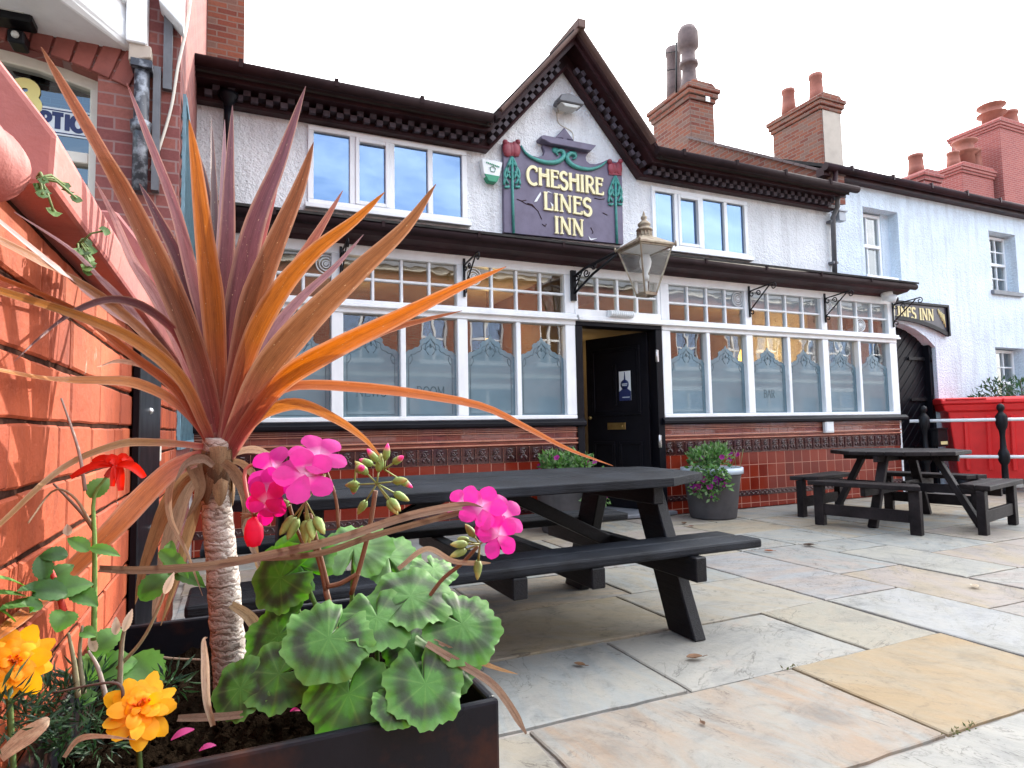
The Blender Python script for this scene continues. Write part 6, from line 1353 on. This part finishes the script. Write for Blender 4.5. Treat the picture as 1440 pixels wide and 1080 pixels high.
stem([(132, 900), (133, 820), (133, 760), (132, 700), (150, 670)], .003, GS, .73); stem([(120, 690), (112, 640), (100, 600), (86, 560)], .002, (.30, .22, .19), .73); stem([(130, 740), (105, 700), (75, 690), (40, 735)], .0017, (.30, .2, .12), .73); stem([(132, 745), (118, 725), (95, 700), (75, 680)], .0022, WS, .74); stem([(90, 860), (75, 810), (60, 780)], .0032, (.55, .05, .04), .70)
stem([(110, 980), (104, 930), (96, 890)], .003, (.22, .20, .12), .70); stem([(118, 975), (112, 920), (116, 880)], .0026, (.20, .18, .12), .71); stem([(168, 970), (172, 900), (182, 865)], .003, (.24, .2, .14), .75); stem([(150, 985), (138, 940), (124, 915)], .0028, (.30, .25, .22), .72); stem([(165, 940), (200, 900), (225, 850), (236, 815)], .0022, (.30, .24, .14), .76); stem([(205, 920), (240, 926), (290, 928)], .0022, (.22, .16, .12), .82); stem([(175, 985), (160, 960), (70, 975)], .0018, (.1, .07, .06), .66); stem([(150, 670), (156, 660), (165, 655)], .003, (.45, .06, .05), .73)
q = MB(); c = at(165, 655, .73)
for (ex_, ey, w_) in ((125, 658, 10), (100, 672, 9), (185, 655, 12), (203, 672, 11), (170, 690, 10), (150, 650, 10), (178, 646, 9), (130, 650, 9), (158, 684, 8)):
    e = at(ex_, ey, .73+random.uniform(-.02, .02)); n = ((CP-c).normalized()+Z1*.5).normalized(); k = 8; pts = [c.lerp(e, i/(k-1))+Z1*.006*math.sin(math.pi*i/(k-1)) for i in range(k)]; q.strip(pts, [n]*k, [w_*.5*.73/FPX*(.45+.8*math.sin(math.pi*(.1+.8*i/(k-1)))) for i in range(k)], .5, lambda s, u: mul((.78, .025, .012), 1-.25*abs(u)), 5)
q.build('flower', 'petal', sv, fix=False)
for (x, y, ang, s) in ((180, 872, 80, 30), (130, 905, 120, 24), (238, 820, 75, 30), (163, 880, 100, 24), (95, 745, 100, 16)): oval(x, y, s, 11, ang, .74, (.50, .42, .33), (0, 0, 0), sv, .05)
q = MB()
for (x, y, d, l, ang) in ((257, 1033, .69, 30, 30), (292, 1052, .69, 22, 20), (415, 1000, .74, 14, 5)):
    c = at(x, y, d); n = (Z1*.8-fw*.5).normalized(); a = (rt-n*rt.dot(n)).normalized(); b2 = n.cross(a); dd = a*math.cos(R(ang))+b2*math.sin(R(ang)); k = 7; q = MB(); q.strip([c+dd*l*d/FPX*(i/(k-1)-.5)+n*.003*math.sin(3.14*i/(k-1)) for i in range(k)], [n]*k, [l*.2*d/FPX*math.sin(math.pi*(.06+.88*i/(k-1))) for i in range(k)], .3, lambda s, u: (.78, .10, .36))
    tag(q.build('fallen_petal', 'petal', None, fix=False), ('pink geranium petal on the soil beside the lower marigold' if x < 270 else 'pale pink petal curled on the soil near the planter front edge' if x < 300 else 'small pink petal on the dark soil beneath the ringed leaves'), 'petal', 'petals dropped on the soil')
# ---------------------------------------------------------------- daylight
AZ, EL = R(58), R(25.3)
sd = Vector((math.sin(AZ)*math.cos(EL), math.cos(AZ)*math.cos(EL), math.sin(EL)))
sun = bpy.data.lights.new('sun', 'SUN'); sun.energy = 2.0; sun.angle = R(.6); sun.color = (1, .93, .82)
so = bpy.data.objects.new('sun', sun); COL.objects.link(so); so.rotation_euler = sd.to_track_quat('Z', 'Y').to_euler(); so.location = sd*60
W = bpy.data.worlds.new('World'); SC.world = W; W.use_nodes = True; nt = W.node_tree; nt.nodes.clear()
wo = nt.nodes.new('ShaderNodeOutputWorld'); bg = N(nt, 'Background'); bg.inputs[1].default_value = .15
sky = N(nt, 'TexSky', sky_type='NISHITA'); sky.sun_disc = False; sky.sun_elevation = EL; sky.sun_rotation = AZ; sky.air_density = 1.2; sky.dust_density = 1.5; sky.ozone_density = 2
g = N(nt, 'TexCoord').outputs['Generated']; sp = N(nt, 'SeparateXYZ'); L(nt, g, sp.inputs[0])
zz = N(nt, 'Math', operation='ADD'); zz.inputs[1].default_value = .22; L(nt, sp.outputs[2], zz.inputs[0])
dv = N(nt, 'VectorMath', operation='DIVIDE'); L(nt, g, dv.inputs[0]); cx = N(nt, 'CombineXYZ')
for i in range(3): L(nt, zz.outputs[0], cx.inputs[i])
L(nt, cx.outputs[0], dv.inputs[1])
cn = noise(nt, scaled(nt, dv.outputs[0], (1, 1.5, 1)), .9, 8, .6, .4)
dt = N(nt, 'VectorMath', operation='DOT_PRODUCT'); L(nt, g, dt.inputs[0]); dt.inputs[1].default_value = (.5*math.sin(AZ-.3), .6*math.cos(AZ-.3), .35)
ma = N(nt, 'Math', operation='MULTIPLY_ADD'); L(nt, dt.outputs['Value'], ma.inputs[0]); ma.inputs[1].default_value = .40; L(nt, cn, ma.inputs[2])
msk = ramp(nt, ma.outputs[0], [(.36, (0, 0, 0)), (.70, (1, 1, 1))])
cm = mixc(nt, msk, sky.outputs[0], (9.2, 9.35, 9.6))
L(nt, cm, bg.inputs[0]); L(nt, bg.outputs[0], wo.inputs[0])
vs_ = SC.view_settings; vs_.view_transform = 'Standard'; vs_.look = 'None'; vs_.gamma = 1; vs_.use_curve_mapping = False; vs_.exposure = 2.0
SC.display_settings.display_device = 'sRGB'
SC.cycles.max_bounces = 8; SC.cycles.transparent_max_bounces = 16; SC.cycles.caustics_reflective = False; SC.cycles.caustics_refractive = False
